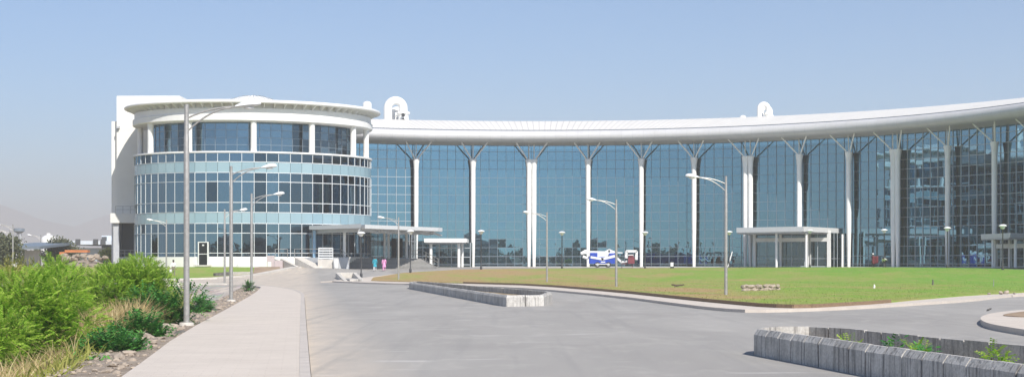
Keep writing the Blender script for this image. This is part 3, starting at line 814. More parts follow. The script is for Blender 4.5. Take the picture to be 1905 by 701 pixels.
# set-back top storey
gb, fb = MB(), MB(); zz = [14.9, 15.75, 16.6, 17.5, 18.42]; n = 60
for k in range(n):
    a0, a1 = 2*math.pi*k/n, 2*math.pi*(k+1)/n; pxm = CX+F*E(a0)[0]/E(a0)[1]
    for j in range(4):
        e_ = random.gauss(0, .003)
        gb.add([E(a0, -1.9+e_, zz[j]), E(a1, -1.9-e_, zz[j]), E(a1, -1.9-e_, zz[j+1]), E(a0, -1.9+e_, zz[j+1])], [(0, 1, 2, 3)])
        gb.at[len(gb.f)-1] = .1 if k % 11 == 3 else (random.uniform(.85, 1) if pxm < 560 else random.choice((.15, .3, .8)))
    fb.bar(E(a0, -1.87, 14.9), E(a0, -1.87, 18.42), .05)
    for z in zz: fb.bar(E(a0, -1.87, z), E(a1, -1.87, z), .045)
go = gb.build('terrace_window_band', 'drum_glass', rot); fb.build('mullion_frame', 'mullion_grey', go)
for px in (261, 280, 352, 472, 580, 657, 681):
    a = phi_px(px, -.45); b = MB(); b.lathe((*E(a, -.45), 0), [(.36, 14.86), (.36, 18.42)], 18); b.build('terrace_column', 'white_paint', rot, smooth=True)
# floors, core and round columns inside
b = MB()
for z in (2.3, 7.05, 13.0): b.prism([E(2*math.pi*k/48, -.35) for k in range(48)], z-.25, z)
b.build('floor_slab', 'interior_floor', rot)
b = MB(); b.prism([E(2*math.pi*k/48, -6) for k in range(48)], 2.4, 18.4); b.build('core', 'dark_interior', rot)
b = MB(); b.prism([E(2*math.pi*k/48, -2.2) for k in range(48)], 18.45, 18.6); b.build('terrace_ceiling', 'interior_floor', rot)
for k in range(16):
    a = 2*math.pi*k/16; b = MB(); b.lathe((*E(a, -1.5), 0), [(.35, 2.3), (.35, 13)], 14); b.build('interior_column', 'interior_white', rot, smooth=True)
# service door in the plinth
a = phi_px(380); n_ = (Vector(E(a, 1))-Vector(E(a, 0))).normalized(); c = Vector(E(a, .24)); ang = math.atan2(n_.y, n_.x)+math.pi/2
b = MB(); zt_, zb_ = zat(451, c.y), zat(492, c.y)
b.box((c.x, c.y, (zt_+zb_)/2), (1.05, .18, zt_-zb_), rz=ang); b.box((c.x+n_.x*.3, c.y+n_.y*.3, zb_-.12), (1.9, .9, .18), rz=ang, mi=1)
do = b.build('service_door', ['door_dark', 'pale_concrete'], rot)
b = MB(); tv = Vector((math.cos(ang), math.sin(ang)))
for s in (-1, 1): q = c+tv*s*.58; b.box((q.x, q.y, (zt_+zb_)/2), (.12, .24, zt_-zb_+.1), rz=ang)
b.box((c.x, c.y, zt_+.05), (1.3, .24, .1), rz=ang); b.box((c.x, c.y, zb_+1.25), (1.05, .2, .07), rz=ang); q = c+n_*.1; b.box((q.x, q.y, zt_-.3), (.25, .03, .16), rz=ang)
b.build('door_frame', 'white_paint', do)
# white stair block behind the left side
blk = thing('stair_block', (-49, 206, 1), 'tall plain white rendered stair block behind the left side of the round building', 'building')
b = MB(); x0, x1 = (217-CX)/F*205, (335-CX)/F*205
b.box(((x0+x1)/2, 209.5, (23+8.1)/2), (x1-x0, 9, 23-8.1)); b.build('upper_wall', 'white_render', blk)
b = MB(); xl0 = (208-CX)/F*206
b.box(((xl0+x0)/2-.01, 210.2, (19.85+.6)/2), (x0-xl0, 8.6, 19.25)); b.build('side_wall', 'white_render', blk)
b = MB(); b.box((x0+1.8, 204.6, (6.85+8.08)/2), (4.6, 1.6, 1.23)); b.build('ledge', 'white_render', blk)
b = MB(); b.box((x0+.15, 204.8, 4.2), (.75, 1.2, 5.3)); b.box((x0+2.2, 204.9, 1.6), (4.2, 1.5, 1.9)); b.build('frame', 'grey_paint', blk)  # the frame's shaded side is put into its grey colour
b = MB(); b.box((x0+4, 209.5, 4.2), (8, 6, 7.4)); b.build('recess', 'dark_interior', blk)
b = MB()
for zz_ in (2.55+.85, 2.55+.45): b.bar((x0+.5, 204.3, zz_), (x0+3.5, 204.3, zz_), .06)
for q in range(5): b.bar((x0+.5+.7*q, 204.3, 2.5), (x0+.5+.7*q, 204.3, 3.4), .05)
for zz_ in (8.95, 8.55): b.bar((x0+.1, 203.95, zz_), (x0+3.0, 203.95, zz_), .05)
for q in range(4): b.bar((x0+.1+.95*q, 203.95, 8.08), (x0+.1+.95*q, 203.95, 8.95), .05)
b.build('railing', 'galvanised', blk)
b = MB(); b.box((x0+.25, 204.8, zat(237, 205)), (.35, .5, .3)); b.build('wall_lamp', 'grey_paint', blk)

# ------------------------------------------------------------------ main entrance: platform, steps, canopy
ent = thing('entrance_canopy', (*gpf(668, 184), 1.2), 'white flat entrance canopy with under-slung beams between the round building and the wing', 'canopy')
P1, P2, P3 = fr(575, 190.5), fr(672, 181), fr(823, 198)
b = MB(); b.prism([tuple(P1), tuple(P2), tuple(fr(668, 184)), tuple(fr(668, 200)), tuple(fr(600, 200))], 5.72, 6.18); b.build('side_roof', 'canopy_paint', ent)
b = MB(); b.prism([tuple(fr(672.2, 183)), tuple(P2+Vector((.4, .2))), tuple(fr(815, 196.4)), tuple(P3), tuple(fr(822, 200)), tuple(fr(775, 207)), tuple(fr(672.2, 206))], 5.66, 6.1); b.build('front_roof', 'canopy_paint', ent)
b = MB(); b.bar((*fr(583, 192), 5.5), (*fr(650, 186), 5.5), .3, .4); b.bar((*fr(638, 186), 5.5), (*fr(700, 186), 5.5), .3, .4); b.bar((*fr(690, 188), 5.4), (*fr(805, 199), 5.4), .25, .3)
b.build('beam', 'grey_paint', ent)
for i in range(6):
    p = fr(683+24*i, 183.6+2.9*i); b = MB(); d = Vector((.5, .86))
    b.bar((p.x, p.y-.6, 5.55), (p.x+d.x*2, p.y+d.y*2, 5.2), .5, .12); b.build('bracket', 'grey_paint', ent)
for px, Z, r_, m_ in ((585, 191, .2, 'blue_column'), (641, 187.5, .17, 'column_paint'), (715, 200, .15, 'column_paint'), (723, 200.4, .15, 'column_paint'), (756, 202, .18, 'column_paint')):
    b = MB(); b.lathe((*fr(px, Z), 0), [(r_, 2.3), (r_, 5.66)], 12); b.build('post', m_, ent, smooth=True)
# glass screen and doors behind
b = MB(); scr = [fr(655, 205), fr(690, 206), fr(730, 207), fr(757, 208), fr(775, 212)]; fbm = MB()
for a, c in zip(scr, scr[1:]):
    n = max(1, round((c-a).length/1.0))
    for q in range(n):
        u, v = a.lerp(c, q/n), a.lerp(c, (q+1)/n); b.add([(u.x, u.y, 2.35), (v.x, v.y, 2.35), (v.x, v.y, 5.7), (u.x, u.y, 5.7)], [(0, 1, 2, 3)]); b.at[len(b.f)-1] = random.choice((.15, .3, .7))
        fbm.bar((u.x, u.y-.04, 2.35), (u.x, u.y-.04, 5.7), .08)
    for z in (2.45, 4.6): fbm.bar((a.x, a.y-.04, z), (c.x, c.y-.04, z), .08)
gs = b.build('glass_screen', 'door_glass', ent); fbm.build('screen_frame', 'aluminium', gs)
b = MB()
for px in (733, 744): p = fr(px, 206.6); b.box((p.x, p.y, 3.7), (.68, .08, 2.5))
b.build('door', 'door_dark', ent)

stp = thing('entrance_steps', (*fr(730, 194), 1.1), 'broad grey stone steps rising to the main entrance, a handrail on their right', 'steps')
b = MB()
for k in range(8):
    z = 2.34-.155*k; f0 = 197-.36*k
    b.prism([tuple(fr(650-1*k, f0-.0)), tuple(fr(784+3.6*k, f0+.5)), tuple(fr(790+3.6*k, 212-.01*k)), tuple(fr(640-1*k, 212-.01*k))], .3+.001*k, z)
b.build('stair_flight', 'step_stone', stp)
b = MB()
for k in range(8):
    z = 2.34-.155*k; f0 = 197-.36*k; p, q, r_ = fr(650-k, f0-.02), fr(784+3.6*k, f0+.48), fr(790+3.6*k, 212)
    b.bar((*p, z-.09), (*q, z-.09), .03, .05); b.bar((*q, z-.09), (*r_, z-.09), .03, .05)
b.build('step_shade_line', 'dark_stone', stp)  # dark bars added under the step edges to paint in riser shade
b = MB(); b.prism([tuple(fr(556, 188.2)), tuple(fr(600, 186.6)), tuple(fr(650, 186.4)), tuple(fr(651, 212.4)), tuple(fr(560, 212.4))], .4, 2.42); b.build('platform', 'grey_paint', stp)
def rail(pts, hgt=1.0, step=1.4):
    b = MB()
    for a, c in zip(pts, pts[1:]):
        a, c = Vector(a), Vector(c)
        for h_ in (hgt, hgt*.55): b.bar(a+Vector((0, 0, h_)), c+Vector((0, 0, h_)), .06)
        n = max(1, round((c-a).length/step))
        for q in range(n+1): p = a.lerp(c, q/n); b.bar(p, p+Vector((0, 0, hgt)), .06)
    b.build('handrail', 'galvanised', stp)
rail([(*fr(548, 188.6), 2.42), (*fr(575, 187.8), 2.42), (*fr(633, 186.8), 2.42), (*fr(649, 186.4), 1.6)])
rail([(*fr(762, 199), 2.35), (*fr(785, 198.5), 2.35), (*fr(815, 195.5), 1.3)], step=.9)
rail([(*fr(512, 188.4), 2.42), (*fr(535, 188.4), 2.42)])
# sloping ramp walls left of the steps
rmp = thing('ramp_wall', (*fr(560, 186), .9), 'pale sloping ramp parapets stepping down to the pavement left of the entrance', 'ramp')
def wedge(a, c, z0, z1, zb0, zb1, th, mat, nm):
    b = MB(); a, c = Vector(a), Vector(c); d = (c-a).normalized(); n_ = Vector((-d.y, d.x))*th/2
    vs = [(*(a-n_), zb0), (*(a+n_), zb0), (*(c+n_), zb1), (*(c-n_), zb1), (*(a-n_), z0), (*(a+n_), z0), (*(c+n_), z1), (*(c-n_), z1)]
    b.add(vs, [(3, 2, 1, 0), (4, 5, 6, 7), (0, 1, 5, 4), (1, 2, 6, 5), (2, 3, 7, 6), (3, 0, 4, 7)]); b.build(nm, mat, rmp)
wedge(fr(524, 188.5), fr(561, 183.5), 2.3, 1.15, .6, .6, .35, 'pale_concrete', 'parapet')
wedge(fr(557, 187.2), fr(598, 184), 2.42, 1.1, .6, .6, 1.3, 'pale_concrete', 'sloped_slab')
wedge(fr(505, 187.5), fr(526, 187.5), 2.1, 2.1, .6, .6, .3, 'maroon_grey' if 'maroon_grey' in M else 'pink_board', 'low_wall')
# louvred white screen on its block
scn = thing('louvred_screen', (*fr(606, 185), .9), 'white slatted screen standing on a pale block beside the entrance railing', 'screen')
b = MB(); p = fr(606, 185.2); b.box((p.x, p.y, 1.6), (1.75, .6, 1.2)); b.build('block', 'pale_concrete', scn)
b = MB()
for k in range(5): b.box((p.x, p.y, 2.35+.28*k), (1.62, .28, .16))
for s in (-1, 1): b.box((p.x+s*.82, p.y, 2.85), (.06, .3, 1.35))
b.build('louvre', 'canopy_paint', scn)
b = MB(); p = fr(625, 184.6); b.lathe((p.x, p.y, g(p.x, p.y)+.02), [(.26, 0), (.29, .05), (.31, .9), (.33, .92), (.33, 1.0), (.29, 1.03), (.27, .98), (.01, .97)], 18)
tag(b.build('litter_bin', 'column_paint', smooth=True, loc=(p.x, p.y, g(p.x, p.y))), 'round pale litter bin at the foot of the entrance platform', 'bin')
sg = thing('notice_board', (*fr(503, 184), 1), 'pinkish notice panel on thin posts near the ramp', 'notice board')
b = MB(); p = fr(503.5, 184); b.box((p.x, p.y, zat(481, 184)), (.85, .06, .7)); b.build('panel', 'pink_board', sg)
for s in (-1, 1):
    b = MB(); b.bar((p.x+s*.4, p.y+.05, 1), (p.x+s*.4, p.y+.05, zat(470 if s < 0 else 476, 184)), .06); b.build('post', 'galvanised', sg)
mp = MB(); p = fr(461, 183); mp.lathe((p.x, p.y, .7), [(1.35, 0), (1.33, .6), (1.2, .95), (.9, 1.12), (.01, 1.18)], 24, sy=.5)
tag(mp.build('plaster_mound', 'white_render', smooth=True, loc=(p.x, p.y, .7)), 'low rounded whitewashed hump against the foot of the round building', 'mound')

# ------------------------------------------------------------------ lamps
def street_lamp(side=1):
    t = thing('street_lamp', (0, 0, 0), '', 'street lamp', 'curved-arm street lamps along the roads')
    b = MB(); b.lathe((0, 0, -.32), [(.21, 0), (.21, .27), (.19, .32), (.09, .33)], 16); b.build('footing', 'pale_concrete', t, smooth=True)
    b = MB(); b.lathe((0, 0, 0), [(.16, .0), (.16, .02), (.085, .03), (.08, 2.5), (.078, 5.1), (.066, 5.16), (.062, 6.0), (.0, 6.0)], 14); b.build('pole', 'galvanised', t, smooth=True)
    for z0, zc, xe in ((5.63, 5.90, 1.34), (5.28, 5.84, 1.18)):
        b = MB(); pts = []
        for k in range(9):
            u = k/8; pts.append((side*(.05+xe*u), 0, z0+(5.93-z0)*(1-(1-u)**2.1) if z0 > 5.5 else z0+(5.9-z0)*(1-(1-u)**1.8)))
        b.tube(pts, .024, 8); b.build('arm', 'galvanised', t, smooth=True)
    b = MB(); vs = []; n = 14; prof = [(0, .035), (.06, .06), (.18, .10), (.34, .135), (.5, .14), (.62, .11), (.69, .06), (.715, .01)]
    rows = []
    for x, r_ in prof:
        row = []
        for k in range(n):
            a = 2*math.pi*k/n; zz_ = math.sin(a); row.append((side*(1.34+x), math.cos(a)*r_*1.15, 5.93+.12*x+(zz_*r_*(1.05 if zz_ > 0 else .4))))
        rows.append(row)
    b.grid(rows, closed=True, flip=(side > 0)); hd = b.build('lamp_head', 'lamp_white', t, smooth=True)
    b = MB(); b.lathe((side*1.72, 0, 5.925), [(.1, .0), (.08, -.05), (.01, -.065)], 12, sx=1.6); b.build('lens', 'lamp_white', hd, smooth=True)
    return t
LR, LL = street_lamp(1), street_lamp(-1)
lamps = [  # px, base y, Z, arm side, yaw, label
 (347, 44.4, 1, 0, 'tallest curved-arm street lamp, nearest on the walkway verge before the round building'),
 (430, 72.6, 1, 4, 'second street lamp along the walkway verge, arm over the paving'),
 (468, 101, 1, 6, 'third street lamp of the verge row, at the far end of the paved walkway'),
 (418, 130, 1, 38, 'thin street lamp at the end of the white kerb, half behind the second one'),
 (309.5, 170, -1, 10, 'short distant street lamp beside the man in white, its arm pointing left'),
 (741.5, 152, -1, -8, 'small street lamp at the left tip of the lawn, before the entrance steps'),
 (1017.5, 138, -1, -3, 'street lamp on the footway right behind the mid-road planter'),
 (1146.5, 110, -1, 0, 'street lamp on the footway in front of the blue and white lifting machine'),
 (1350.5, 81, -1, 2, 'largest street lamp on the right footway, before the wide glazed porch'),
 (24, 178, -1, 3, 'far lamp with a white head standing at the left edge of the photo'),
 (18, 214, -1, 10, 'faint far lamp just left of the lone lamp at the left edge'),
 (76, 242, -1, 5, 'faint far lamp between the water tower and the pale tent'),
 (123, 268, -1, 12, 'most distant lamp, hardly visible to the right of the pale tent')]
used = {1: False, -1: False}
for px, Z, side, yaw, lab in lamps:
    src = LR if side > 0 else LL
    o = src if not used[side] else copy_tree(src); used[side] = True
    p = gpf(px, Z); z = g(p.x, p.y)
    if p.x < -20 and Z < 140: z = 0
    if Z > 175: z = zat({24: 417, 18: 428, 76: 437, 123: 443}[px], Z)-6
    o.location = (p.x, p.y, z+.1*(Z < 150)); o.rotation_euler = (0, 0, R(yaw)); o['label'] = lab
def post_lamp():
    t = thing('post_top_lamp', (0, 0, 0), '', 'lamp post', 'black saucer-topped lamp posts round the lawn')
    b = MB(); b.lathe((0, 0, 0), [(.13, 0), (.13, .35), (.065, .45), (.055, 4.0), (.07, 4.02)], 12); b.build('pole', 'black_metal', t, smooth=True)
    b = MB(); b.lathe((0, 0, 4.0), [(.07, 0), (.17, .06), (.25, .2), (.24, .3)], 16); b.build('globe', 'lamp_white', t, smooth=True)
    b = MB(); b.lathe((0, 0, 4.3), [(.1, -.04), (.36, -.02), (.42, .03), (.36, .1), (.2, .18), (.01, .21)], 20); b.build('shade', 'lamp_white', t, smooth=True)
    return t
PL = post_lamp()
posts = [(672, 159, 'black lamp post right beside the small drain chute'), (763.5, 170.5, 'black lamp post standing before the right end of the entrance steps'),
 (895, 180, 'black lamp post just right of the small square porch'), (1045.5, 187, 'black lamp post between the paired column and the lifting machine'),
 (1200, 187, 'black lamp post right of the lifting machine, partly over a column'), (1356.5, 187, 'black lamp post hidden against the largest right-hand street lamp'),
 (1506.5, 189, 'black lamp post in front of the doors of the wide glazed porch'), (1645, 189, 'black lamp post next to the bending person in white'),
 (1762.5, 175, 'black lamp post right in front of a column near the right side'), (1865.5, 160, 'tallest black lamp post, at the right edge before the last porch')]
tops = {672: 430.5, 763.5: 427.5, 895: 427.5, 1045.5: 430, 1200: 430, 1356.5: 429, 1506.5: 426.5, 1645: 425.5, 1762.5: 421.5, 1865.5: 417}
for i, (px, Z, lab) in enumerate(posts):
    o = PL if i == 0 else copy_tree(PL); p = gpf(px, Z); o.location = (p.x, p.y, zat(tops[px], Z)-4.5); o['label'] = lab

# ------------------------------------------------------------------ people
def skin(name, pts, edges, mat, parent, sub=1):
    me = bpy.data.meshes.new(name); me.from_pydata([p[:3] for p in pts], edges, []); me.materials.append(M[mat])
    o = bpy.data.objects.new(name, me); COL.objects.link(o); o.parent = parent
    md = o.modifiers.new('skin', 'SKIN'); md.use_smooth_shade = True
    sv = me.skin_vertices[0].data
    for i, p in enumerate(pts): sv[i].radius = (p[3], p[4] if len(p) > 4 else p[3]); sv[i].use_root = (i == 0)
    s = o.modifiers.new('sub', 'SUBSURF'); s.levels = sub; s.render_levels = sub
    return o
def person(px, Z, h, label, shirt, trousers, yaw=0, stride=.18, bend=0.0, kurta=0.0, hair='hair_black', longhair=False, scarf=None, cap=None, zoff=0):
    p = gpf(px, Z); z = g(p.x, p.y)+zoff
    t = thing('person', (p.x, p.y, z), label, 'person'); t.rotation_euler = (0, 0, yaw); k = h/1.7
    hip = .92; sb, cb = math.sin(bend), math.cos(bend)
    def U(x, y, z_):                                # lean the trunk about the hips (forward is +y)
        dz = z_-hip; return (x*k, (y*cb+dz*sb)*k, (hip+dz*cb-y*sb)*k)
    P = [(*U(0, 0, .95), .13*k, .10*k), (*U(0, 0, 1.12), .12*k, .09*k), (*U(0, 0, 1.33), .15*k, .10*k), (*U(0, 0, 1.43), .07*k), (*U(0, .01, 1.5), .05*k), (*U(0, .02, 1.58), .085*k, .095*k), (*U(0, .02, 1.66), .075*k, .085*k)]
    ed = [(0, 1), (1, 2), (2, 3), (3, 4), (4, 5), (5, 6)]
    arms = {}; legs = {}
    for s in (-1, 1):
        b0 = len(P); sw = .12*s*(stride > 0)
        P += [(*U(.19*s, 0, 1.38), .055*k), (*U(.24*s, sw*.3-.02, 1.12), .042*k), (*U(.25*s, sw+.03, .88), .03*k), (*U(.25*s, sw+.05, .79), .036*k, .02*k), (*U(.25*s, sw+.06, .71), .022*k, .014*k)]
        ed += [(2, b0)]+[(b0+i, b0+i+1) for i in range(4)]; arms[s] = b0
    for s in (-1, 1):
        b0 = len(P); st = stride*s
        P += [(.095*s*k, 0, .86*k, .085*k), (.1*s*k, st*.5*k+.03*k, .49*k, .06*k), (.1*s*k, st*k-.02*k, .09*k, .038*k), (.11*s*k, (st+.13)*k, .035*k, .035*k, .03*k)]
        ed += [(0, b0)]+[(b0+i, b0+i+1) for i in range(3)]; legs[s] = b0
    skin('body', P, ed, 'skin', t)
    tp = [(*P[i][:3], *[r_*1.22+.012 for r_ in P[i][3:]]) for i in range(4)]; te = [(0, 1), (1, 2), (2, 3)]
    for s in (-1, 1):
        b0 = len(tp); a_ = arms[s]; tp += [(*P[a_][:3], P[a_][3]*1.35), (*P[a_+1][:3], P[a_+1][3]*1.45)]; te += [(2, b0), (b0, b0+1)]
        if kurta or cap is None: tp.append((*P[a_+2][:3], P[a_+2][3]*1.4)); te.append((b0+1, b0+2))
    skin('shirt', tp, te, shirt, t)
    if kurta:
        b = MB(); b.lathe((0, 0, 0), [(.24*k, (.95-kurta)*k), (.20*k, (.95-kurta*.4)*k), (.165*k, 1.02*k), (.14*k, 1.1*k)], 14, sy=.75); b.build('skirt', shirt if not isinstance(kurta, str) else shirt, None, smooth=True).parent = t
    lp = [(*P[0][:3], P[0][3]*1.08, P[0][4]*1.12)]; le = []
    for s in (-1, 1):
        b0 = len(lp); a_ = legs[s]; lp += [(*P[a_+i][:3], P[a_+i][3]*1.3) for i in range(3)]; le += [(0, b0), (b0, b0+1), (b0+1, b0+2)]
    skin('trousers', lp, le, trousers, t)
    hc = P[6]; b = MB(); c = Vector(hc[:3])+Vector((0, -.015*k, -.01*k))
    prof = [(.105*k*math.cos(R(a)), .115*k*math.sin(R(a))) for a in (-25, 0, 30, 60, 89)]
    b.lathe(tuple(c), prof, 14)
    if longhair: b.tube([c+Vector((0, -.07, 0))*k, c+Vector((0, -.11, -.18))*k, c+Vector((0, -.13, -.4))*k], [.06*k, .05*k, .025*k], 8)
    o = b.build('hair', cap or hair, None, smooth=True); o.parent = t
    b = MB()                                        # nose and ears
    f_ = Vector(P[5][:3]); b.tube([f_+Vector((0, .08, .02))*k, f_+Vector((0, .115, -.005))*k], [.012*k, .016*k], 6)
    for s in (-1, 1): b.box(f_+Vector((.088*s, 0, .01))*k, (.02*k, .035*k, .05*k))
    o = b.build('face', 'skin', None, smooth=True); o.parent = t
    if scarf:
        b = MB(); b.tube([U(-.17, .03, 1.42), U(-.12, -.09, 1.38), U(0, -.12, 1.33), U(.12, -.09, 1.38), U(.17, .03, 1.42)], .045*k, 8); b.tube([U(0.1, -.12, 1.36), U(.12, -.14, .85)], [.05*k, .06*k], 6)
        o = b.build('scarf', scarf, None, smooth=True); o.parent = t
    return t
def held_bag(pr, x, z, mat, label, w_=.28, hh=.34):
    wl_ = wloc(pr); b = MB(); c = wl_+Vector((x, -.02, z))
    rows = []
    for q, (s_, dz) in enumerate(((.8, -hh/2), (1, -hh/2+.05), (.95, 0), (.75, hh/2))):
        rows.append([(c.x+w_/2*s_*math.cos(R(a)), c.y+.07*s_*math.sin(R(a)), c.z+dz) for a in range(0, 360, 30)])
    b.grid(rows, closed=True); b.add(rows[0], [tuple(range(11, -1, -1))]); b.add(rows[-1], [tuple(range(12))])
    b.tube([(c.x-.08, c.y, c.z+hh/2), (c.x-.05, c.y, c.z+hh/2+.14), (c.x+.05, c.y, c.z+hh/2+.14), (c.x+.08, c.y, c.z+hh/2)], .012, 6)
    tag(b.build('hand_bag', mat, loc=c), label, 'bag')
m1 = person(322.5, 170, 1.74, 'man in a white shirt and khaki trousers seen from behind, carrying a pale bag', 'cloth_white', 'cloth_khaki', stride=.08)
held_bag(m1, -.28, .6, 'cloth_white', 'pale carrier bag hanging from the hand of the man in white')
w1 = person(697.5, 179, 1.56, 'woman in a teal tunic and white trousers walking to the entrance', 'cloth_teal', 'cloth_white', stride=.2, kurta=.42, scarf='cloth_teal')
w2 = person(714.5, 179, 1.52, 'woman in a pink suit walking beside the woman in teal, black bag at her side', 'cloth_pink', 'cloth_pink', stride=.16, kurta=.45, longhair=True)
held_bag(w2, -.27, .62, 'cloth_dark', 'black handbag held by the woman in pink', .26, .36)
r1 = person(1624, 186.5, 1.72, 'person in dark clothes with a pale cap behind a dark red cloth near the wing', 'cloth_dark', 'cloth_dark', stride=.05, yaw=R(180), cap='cloth_white')
c = wloc(r1); b = MB()
rows = []
for q in range(7):
    rows.append([(c.x+.02+.75*(u/8-.3)+.02*math.sin(q*1.3), c.y-.35-.06*math.sin(u*1.4)-.02*q/6, c.z+1.42-q*.14-.1*math.sin(u*.6)*(q/6)) for u in range(9)])
b.grid(rows); cl = b.build('hanging_cloth', 'cloth_red', smooth=True, loc=(c.x, c.y-.35, c.z+1)); md = cl.modifiers.new('thick', 'SOLIDIFY'); md.thickness = .02
tag(cl, 'dark red cloth held up in front of the person with the pale cap', 'cloth')
person(1646, 184, 1.66, 'person in white bending forward by the lamp post at the lawn edge', 'cloth_white', 'cloth_dark', stride=.12, yaw=R(150), bend=R(62))

# ------------------------------------------------------------------ boom lift
BZ = 203.5; bc = fr(1118, BZ); zb = ZB-.12
bl = thing('boom_lift', (bc.x, bc.y, zb), 'blue and white articulated boom lift parked against the glass wing', 'lifting machine')
def bx(px, py): p = W(px, py, BZ); return p
b = MB(); a0, a1 = bx(1096, 475), bx(1146, 475)
b.prism([(a0.x, BZ-.9), (a1.x, BZ-.9), (a1.x, BZ+.9), (a0.x, BZ+.9)], zat(490, BZ), zat(478, BZ)); 
b.prism([(a0.x+.1, BZ-.75), (a0.x+1.0, BZ-.75), (a0.x+1.0, BZ+.75), (a0.x+.1, BZ+.75)], zat(478, BZ)-.002, zat(470, BZ))
b.prism([(a1.x-.9, BZ-.75), (a1.x-.1, BZ-.75), (a1.x-.1, BZ+.75), (a1.x-.9, BZ+.75)], zat(478, BZ)-.002, zat(471, BZ))
bd = b.build('body', 'blue_paint', bl)
b = MB()
p = bx(1108, 479.5); b.bar(bx(1098, 478)+Vector((0, -.93, 0)), bx(1122, 482)+Vector((0, -.93, 0)), .06, .28); b.bar(bx(1118, 482)+Vector((0, -.93, 0)), bx(1143, 476)+Vector((0, -.93, 0)), .06, .32)
p = bx(1121, 487); b.box((p.x, BZ-.93, p.z), (.55, .06, .12)); b.build('hood_panel', 'white_paint', bd)
b = MB(); b.bar(bx(1085, 469), bx(1128, 470), .34, .40); b.bar(bx(1106, 475.5), bx(1143, 472), .3, .5); b.tube([bx(1081, 472)+Vector((0, 0, 0)), bx(1089, 467), bx(1096, 469)], .22, 10)
b.bar(bx(1126, 470), bx(1134, 465.5), .25, .4); b.bar(bx(1132, 465.5), bx(1143, 470), .25, .4); b.bar(bx(1106, 482), bx(1132, 474), .2, .22)
b.build('main_boom', 'white_paint', bl)
b = MB(); b.tube([bx(1084, 477)+Vector((0, -.05, 0)), bx(1092, 480), bx(1096, 476)], .2, 10); b.build('boom_knuckle', 'column_paint', bl, smooth=True)
b = MB(); b.bar(bx(1145, 477), bx(1156, 487), .2, .26); b.bar(bx(1155, 487), bx(1168, 485.5), .2, .24); b.bar(bx(1140, 469), bx(1158, 470), .1, .12); b.build('jib', 'white_paint', bl)
b = MB(); fz = BZ
for y_ in (BZ-.5, BZ+.5):
    for u, v, w_ in (((1165, 467), (1184, 467), .3), ((1165, 467), (1165, 480), .26), ((1184, 467), (1184, 483), .26), ((1166, 474), (1178, 474), .1)):
        p, q = bx(*u), bx(*v); b.bar((p.x, y_, p.z), (q.x, y_, q.z), .12, w_)
for u in ((1165, 467), (1184, 467), (1184, 482)): p = bx(*u); b.bar((p.x, BZ-.5, p.z), (p.x, BZ+.5, p.z), .12)
bk = b.build('basket_frame', 'white_paint', bl)
b = MB(); p, q = bx(1168, 478), bx(1180, 490); b.box(((p.x+q.x)/2, BZ, (p.z+q.z)/2), (q.x-p.x, .8, p.z-q.z)); b.box((bx(1174, 475).x, BZ, bx(0, 476).z), (.55, .5, .3)); b.build('basket_panel', 'maroon_panel', bk)
for px in (1111, 1131):
    for s in (-1, 1):
        p = bx(px, 492); b = MB(); b.tube([(p.x, BZ+s*.75, p.z), (p.x, BZ+s*1.0, p.z)], .34, 18); wh = b.build('wheel', 'tyre_rubber', bl, smooth=True)
        b = MB(); b.tube([(p.x, BZ+s*.985, p.z), (p.x, BZ+s*1.02, p.z)], .17, 14); b.build('rim', 'grey_paint', wh, smooth=True)
b = MB(); p, q = bx(1107, 491.5), bx(1133, 491.5); b.bar((p.x, BZ-1.05, p.z+.05), (q.x, BZ-1.05, p.z+.05), .08, .1); b.build('bumper_rail', 'white_paint', bl)
b = MB()
for px in (1157, 1176): p = bx(px, 490); b.bar((p.x, BZ, p.z), (p.x, BZ, ZB-.1), .07)
b.bar(bx(1157, 490), bx(1180, 490), .08); b.build('basket_stand', 'maroon_panel', bl)

# ------------------------------------------------------------------ small things on the lawn
def rock_mesh(seed, mat):
    rnd = random.Random(seed); bm = bmesh.new(); bmesh.ops.create_icosphere(bm, subdivisions=2, radius=1)
    cuts = [(Vector((rnd.gauss(0, 1), rnd.gauss(0, 1), rnd.gauss(0, .8))).normalized(), rnd.uniform(.5, .85)) for _ in range(9)]
    for v in bm.verts:
        for n_, d in cuts:
            e = v.co.dot(n_)-d
            if e > 0: v.co -= n_*e
        v.co *= 1+rnd.uniform(-.05, .05)
    me = bpy.data.meshes.new('rubble_stone'); bm.to_mesh(me); bm.free(); me.materials.append(M[mat]); return me
RM = [rock_mesh(s, 'stone') for s in range(6)]; RD = [rock_mesh(s+20, 'dark_stone') for s in range(2)]
def rock(me, x, y, z, s, label, group, name='rubble_stone', sq=.7):
    o = bpy.data.objects.new(name, me); COL.objects.link(o); o.location = (x, y, z)
    o.scale = (s*random.uniform(.8, 1.3), s*random.uniform(.8, 1.2), s*random.uniform(.75, 1)*sq); o.rotation_euler = (random.uniform(-.3, .3), random.uniform(-.3, .3), random.uniform(0, 6))
    return tag(o, label, 'stone', group)
rr_ = random.Random(5)
for px, py, s in [(322, 612, .19), (306, 616, .22), (292, 622, .17), (334, 617, .13), (275, 629, .16), (262, 637, .18), (300, 632, .12), (284, 641, .1), (250, 649, .14), (238, 661, .13), (268, 652, .09), (223, 669, .15), (312, 627, .08), (245, 673, .08), (208, 684, .13), (226, 687, .08), (198, 695, .1), (330, 628, .06), (257, 664, .06), (280, 652, .06), (216, 697, .07)]:
    p = gp(px, py); rock(rr_.choice(RM), p.x, p.y, g(p.x, p.y)+s*.3, s, 'pale brown rubble stone lying on the gravel verge in front of the nearest street lamp', 'rubble stones along the verge')
